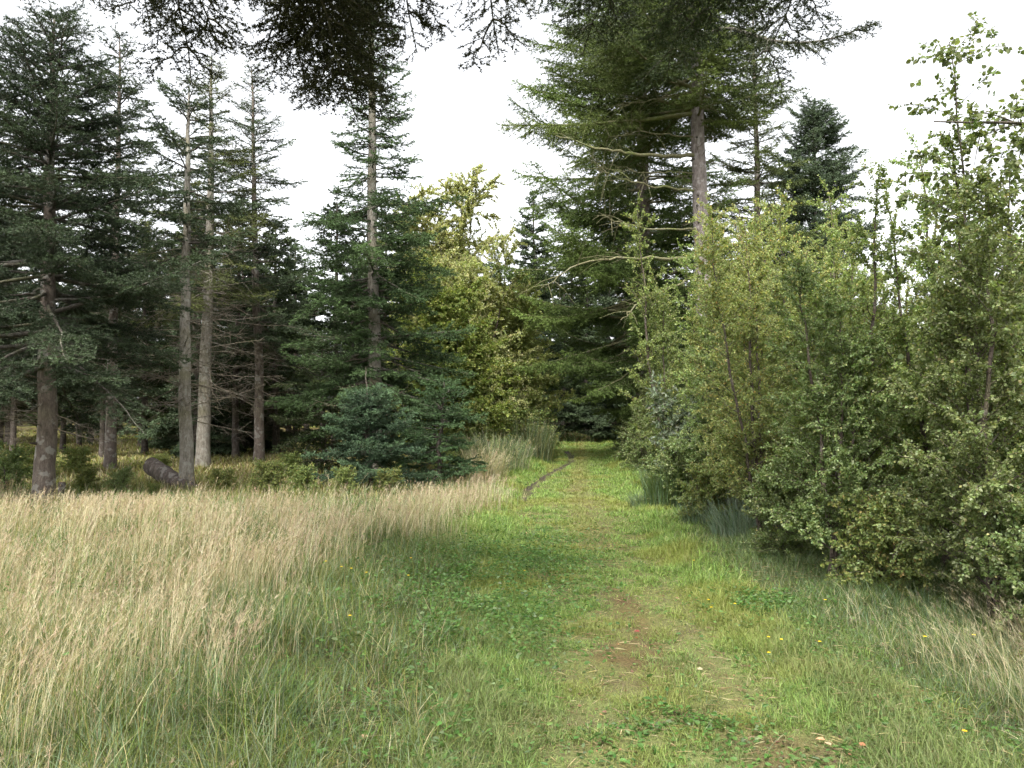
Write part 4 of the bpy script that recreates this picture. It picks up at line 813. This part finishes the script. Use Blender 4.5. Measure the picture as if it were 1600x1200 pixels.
# left side bushes
LB = 'brambles along the meadow edge'
for (px, d, k, s, lab) in [(350, 14.4, 's2', .36, 'bramble patch just right of the pale slender trunk'), (420, 14.3, 's2', .46, 'bright yellow-green bramble mound before the young fir'), (475, 14.0, 's2', .40, 'bramble mound in front of the young bluish fir, left half'), (540, 13.9, 's2', .38, 'bramble mound in front of the young bluish fir, middle'), (610, 13.9, 's2', .38, 'bramble with a tall sprig before the low spreading fir'),
                           (15, 13.2, 's1', .6, 'dark leafy bush touching the stout edge trunk at the border'), (135, 14.2, 's2', .36, 'bramble between the small stump and the leaning log'), (185, 14.0, 's1', .34, 'dark bramble hump in front of the leaning log'), (240, 13.6, 's2', .2, 'small bramble below the leaning log'), (60, 17, 's2', .6, 'bramble behind the stout edge trunk'), (700, 17.5, 's2', .5, 'small shrub under the low spreading fir'),
                           (120, 19, 's2', .5, 'bramble on the sunny floor behind the stump'), (455, 17.5, 's2', .45, 'bramble in the shade beside the dark leaning trunk'), (255, 18.5, 's2', .4, 'bramble behind the leaning log')]:
    put(k, lab, 'bush', gx(px, d), d, s, LB, sz=.95)
# yellowish broadleaf trees between the wood and the path
broadleaf('alder_tree', 'tall yellowish alder with open top behind the tall fir', 'tree', g0(700, 31), 10.6, 230, stems=8, rad=2.6, r0=.05, leaf=.065, lw=.85, spc=.008, np_=38, e_lo=10, e_hi=50, cols=BC6[0], wts=BC6[1], twig=.75, tw_sp=.11, spread=.15, top=1.0, prof=.4, t0=.12)
broadleaf('alder_tree', 'bushy yellow-green alder with brighter leaves right behind the low firs', 'tree', g0(705, 23), 5.6, 231, stems=6, rad=2.1, e_lo=15, r0=.05, leaf=.07, lw=.8, spc=.012, np_=40, prof=.4, cols=[(.17, .22, .055), (.22, .25, .065), (.13, .175, .045), (.26, .26, .09)], wts=[3, 3, 2, 1], twig=.42, spread=.18, t0=.08, top=.4)
broadleaf('alder_tree', 'dense olive alder overhanging the path edge before its bend', 'tree', g0(785, 29), 6.8, 232, stems=7, rad=2.2, e_lo=15, r0=.05, leaf=.06, lw=.8, spc=.009, np_=38, cols=[(.31, .34, .13), (.36, .38, .17), (.25, .285, .10), (.40, .37, .18)], wts=[3, 3, 2, 1], twig=.45, spread=.24, t0=.06, top=.5, prof=.45)
broadleaf('alder_tree', 'olive alder between the tall yellowish one and the path edge', 'tree', g0(745, 27), 7.6, 233, stems=7, rad=2.3, e_lo=15, r0=.05, leaf=.06, lw=.8, spc=.010, np_=36, cols=BC6[0] + [(.22, .25, .09)], wts=[3, 3, 2, 1, 3], twig=.45, spread=.22, t0=.08, top=.5, prof=.5)
put('s2', 'pale shrub at the foot of the dense olive alder by the path', 'bush', gx(838, 27), 27, 1.2, LB)
put('s2', 'pale shrub between the straw reeds and the dense olive alder', 'bush', gx(795, 25.5), 25.5, 1.2, LB)
put('s2', 'pale shrub behind the straw reeds under the yellow-green alder', 'bush', gx(740, 22), 22, 1.1, LB)
put('b1', 'small birch at the left foot of the tall yellowish alder', 'tree', gx(640, 26), 26, 1.1, 'alders and birches left of the path')

# ------------------------------------------------------------------ rushes, reeds, tufts
def tuft(name, label, cat, x, y, n, rad, h, w, cols, wts, seed, bend=(.1, .7), group=None, seedy=0):
    rng = np.random.default_rng(seed); b = Buf(); a = rng.uniform(0, 6.3, n); r = rad * np.sqrt(rng.random(n)); px, py = x + r * np.cos(a), y + r * np.sin(a)
    hh = h * rng.uniform(.5, 1.1, n); ww = w * rng.uniform(.7, 1.2, n); C = mixc(cols, wts, n, rng)
    Pt = blades(b, px - x, py - y, hh, ww, rng.uniform(*bend, n), a + rng.normal(0, .6, n), C, z=ground_z(px, py) - .02)
    if seedy:
        s = rng.random(n) < seedy; seed_heads(b, Pt[s], hh[s] * 1.5, ww[s], rng, C[s] * .85, per=12, L=.16)
    o = b.build(name, M_GRASS, loc=(x, y, 0)); return tag(o, label, cat, group)
tuft('rush_tuft', 'dark green upright rush tuft leaning beside the pale bramble', 'grass tuft', gx(1035, 13.2), 13.2, 520, .28, .8, .008, [GREEN2, BLUEG, GREEN1], [2, 2, 1], 301, (.1, .5))
tuft('rush_tuft', 'silvery blue rush tuft arching at the foot of the yellow-green birch', 'grass tuft', gx(1165, 10.0), 10.0, 900, .42, .55, .006, [(.17, .22, .16), (.22, .27, .20), BLUEG], [3, 2, 2], 302, (.2, .9))
tuft('rush_tuft', 'smaller silvery tuft in front of the pale bramble', 'grass tuft', gx(1100, 11.2), 11.2, 500, .3, .4, .006, [(.17, .22, .15), BLUEG], [3, 2], 303, (.2, .9))
tuft('rush_tuft', 'low grey-green tuft at the path edge left of the dark rush tuft', 'grass tuft', gx(1005, 13.5), 13.5, 350, .25, .35, .007, [GREY, BLUEG], [3, 2], 304, (.3, 1))
tuft('rush_tuft', 'long silvery blades hanging from under the shaded thicket', 'grass tuft', gx(1130, 11.8), 11.8, 420, .3, .65, .007, [(.18, .2, .17), (.13, .15, .12)], [3, 2], 305, (.2, .8))
tuft('reed_clump', 'pale straw reeds standing below the bushy yellow-green alder', 'reeds', gx(770, 20.5), 20.5, 1000, .95, .95, .010, [TAN1, TAN3, GREY, (.2, .24, .1)], [2, 1, 3, 3], 306, (.1, .6), seedy=.3)
tuft('reed_clump', 'greener tall reeds at the path edge under the dense olive alder', 'reeds', gx(825, 25), 25, 900, .8, 1.35, .013, [(.11, .14, .06), GREY, OLIVE, TAN2], [3, 2, 1, 1], 307, (.1, .5), seedy=.2)
tuft('reed_clump', 'short pale reeds merging into the meadow beside the low spreading fir', 'reeds', gx(740, 18.3), 18.3, 700, .7, .75, .009, [TAN1, TAN3, (.2, .22, .1)], [3, 2, 2], 308, (.1, .7), seedy=.3)
tuft('grass_tuft', 'small tuft with pale splayed stalks on the trodden path', 'grass tuft', gx(1090, 4.5), 4.5, 260, .12, .10, .0028, [GREEN2, GREEN1, BLUEG], [2, 2, 1], 309, (.4, 1.3))
tuft('grass_tuft', 'green tuft with darker blades at the bottom border of the meadow', 'grass tuft', gx(400, 4.0), 4.0, 420, .25, .30, .005, [GREEN2, GREEN3, BLUEG], [2, 2, 1], 310, (.3, 1.0))

# ------------------------------------------------------------------ log and stump
def log(name, label, A, B, r, seed):
    rng = np.random.default_rng(seed); A = np.array(A); B = np.array(B); root = thing(name, label, 'log', tuple(A)); b = Buf(); K = 14; t = np.linspace(0, 1, K)[:, None]
    P = (B - A) * t; sides = 20; T_ = norm((B - A)[None])[0]; U = norm(np.cross(T_, [0, 0, 1.])[None])[0]; W = np.cross(T_, U); a = np.arange(sides) * 2 * pi / sides
    rr = r * (1 - .08 * t[:, 0])[:, None] * (1 + .05 * np.sin(3 * a + 1)[None] + .03 * rng.standard_normal((K, sides)))
    V = P[:, None] + rr[..., None] * (U * np.cos(a)[:, None] + W * np.sin(a)[:, None]); i = (np.arange(K - 1)[:, None] * sides + np.arange(sides)).ravel(); j = (np.arange(K - 1)[:, None] * sides + (np.arange(sides) + 1) % sides).ravel()
    b.add(V, Q=np.stack([i, j, j + sides, i + sides], -1)); b.build('bark', [M_LOG], root, smooth=(0,))
    for e, nm in ((0, 'cut_end'), (K - 1, 'cut_end')):
        c = Buf(); ring = P[e] + (V[e] - P[e]) * .97 + T_ * (.004 if e else -.004); cc = np.concatenate([ring, [P[e] + T_ * (.006 if e else -.006)]])
        k = np.arange(sides); c.add(cc, T=np.stack([k, (k + 1) % sides, np.full(sides, sides)], -1)); c.build(nm, [M_CUT], root)
    return root
A = at(236, 727, 15.9); B = at(306, 774, 15.1)
log('leaning_log', 'short thick dark log tilted up against the pale slender trunk', B, A, .18, 400)
x0, y0 = gx(96, 12.6), 12.6; log('tree_stump', 'small dark cut stump beside the stout edge trunk', (x0, y0, ground_z(x0, y0) - .1), (x0 + .03, y0, ground_z(x0, y0) + .36), .055, 401)
bpy.data.objects['tree_stump']['category'] = 'stump'

# bare pole-like branch reaching in from the border, on its own dead birch
rng = np.random.default_rng(88); root = thing('dead_birch', 'leafless birch whose bare dark limb reaches across the open birch leaves', 'tree', (5.3, 7.0, 0)); tb = Buf(); K = 16; t = np.linspace(0, 1, K)
S_ = np.stack([.1 * t, 0 * t, 5.2 * t - .1], -1); tubes(tb, S_[None], (.04 * (1 - t) + .006)[None], 7)
tb.build('trunk', [M_DARKBARK], root, smooth=(0,)); lb = Buf()
e = at(1458, 198, 7.0) - np.array([5.3, 7.0, 0]); s0 = np.array([.05, 0, 4.0]); t = np.linspace(0, 1, 12)[:, None]; A = s0 * (1 - t) + e * t + np.array([0, 0, .06]) * np.sin(t * pi) + np.cumsum(rng.normal(0, .006, (12, 3)), 0); tubes(lb, A[None], np.linspace(.024, .006, 12)[None], 6)
for q, l in ((8, (-.15, -.1, -.42)), (6, (-.35, .1, .13)), (4, (-.3, .2, .2)), (5, (-.35, .1, -.06))):
    u = np.linspace(0, 1, 6)[:, None]; tubes(lb, (A[q] + np.array(l) * u + np.array([0, 0, .03]) * np.sin(u * pi))[None], np.linspace(.009, .003, 6)[None], 4)
lb.build('limb', [M_DARKBARK], root, smooth=(0,))

# ------------------------------------------------------------------ yellow flowers, fallen leaves
def flower(x, y, h, label, group):
    root = thing('yellow_flower', label, 'flower', (x, y, float(ground_z(x, y)))); b = Buf(); r = np.random.default_rng(int(x * 1e4) & 0xffff)
    P = np.array([[0, 0, 0], [.01, 0, h * .6], [.015, .005, h]]); tubes(b, P[None], np.array([[.0016, .0014, .0012]]), 4, C=(.1, .15, .04)); b.build('stem', [M_GRASS], root)
    p = Buf(); a = np.arange(6) * pi / 3; D = np.stack([np.cos(a), np.sin(a), np.full(6, .35)], -1); leaves(p, np.tile(P[-1], (6, 1)), D, np.tile([0, 0, 1.], (6, 1)), np.full(6, .013), np.full(6, .011), np.tile([.75, .52, .02], (6, 1))); p.build('petals', [M_PETAL], root)
for (px, py, hh, lab) in [(508, 890, .25, 'yellow flower at the dry grass fringe, standing alone before a row of three'), (532, 898, .25, 'yellow flower in the dry grass fringe, first of a close pair'), (547, 900, .25, 'yellow flower in the dry grass fringe, second of a close pair'),
  (571, 905, .2, 'yellow flower in the dry grass fringe just past the close pair'), (545, 972, .22, 'single yellow flower well down in the green meadow'), (636, 903, .2, 'yellow flower at the edge of the leafy green patch, lower of two'), (640, 874, .2, 'yellow flower at the edge of the leafy green patch, upper of two'),
  (817, 879, .05, 'yellow flower low in the turf where the clover meets the path'), (814, 931, .12, 'yellow flower on a stalk at the path side of the clover patch'), (1080, 867, .1, 'farthest yellow buttercup on the verge below the silvery tufts'), (1102, 921, .08, 'yellow buttercup in the dark clover of the verge, upper of a close pair'),
  (1106, 932, .08, 'yellow buttercup in the dark clover of the verge, lower of a close pair'), (1143, 930, .08, 'yellow buttercup just beside the dark clover of the verge'), (1194, 980, .08, 'yellow buttercup on the verge, first of a triangle of three'), (1214, 986, .08, 'yellow buttercup on the verge, outermost of a triangle of three'), (1194, 1002, .06, 'yellow buttercup on the verge, lowest of a triangle of three'),
  (1273, 998, .12, 'yellow flower between the buttercup triangle and the shaded thicket'), (1283, 927, .15, 'yellow flower high in the shaded grass under the low branching birch'), (1436, 989, .2, 'yellow flower in the shaded wispy grass, inner of two'), (1512, 985, .2, 'yellow flower in the shaded wispy grass, outer of two'),
  (1494, 1133, .1, 'yellow buttercup alone among pale stalks near the bottom corner'), (1478, 1182, .08, 'lowest yellow buttercup near the bottom corner')]:
    hh += .05; d = (1.6 - hh) * 1244 / (py - 640)
    flower(gx(px, d), d, hh, lab, 'yellow meadow flowers')
for (px, py, c, lab) in [(1283, 1133, (.42, .24, .12), 'fallen orange-pink leaf on the near path, upper of two'), (1292, 1141, (.45, .3, .2), 'fallen pinkish leaf on the near path, lower of two'), (1346, 1144, (.35, .16, .07), 'fallen brown-orange leaf apart from the pair'), (1411, 1198, (.5, .28, .14), 'fallen leaf at the bottom border of the path'), (578, 1152, (.5, .3, .22), 'pale orange leaf caught in the bottom meadow grass'), (998, 970, (.20, .04, .035), 'small dark red leaf on the worn earth'), (1095, 1028, (.36, .32, .2), 'pale leaf beside the splayed tuft')]:
    d = 1.6 * 1244 / (py - 640) * .985; x = gx(px, d); p = Buf(); a = px * 1.3; leaves(p, np.array([[0, 0, 0.]]), np.array([[math.cos(a), math.sin(a), .15]]), np.array([[.2, -.3, 1.]]), np.array([.045]), np.array([.028]), np.array([c]))
    tag(p.build('fallen_leaf', [M_PETAL], loc=(x, d, float(ground_z(x, d)) + .035)), lab, 'leaf', 'fallen leaves on the path')
for k in PR:
    if not PR[k][1]:
        for c in list(PR[k][0].children): bpy.data.objects.remove(c)
        bpy.data.objects.remove(PR[k][0])
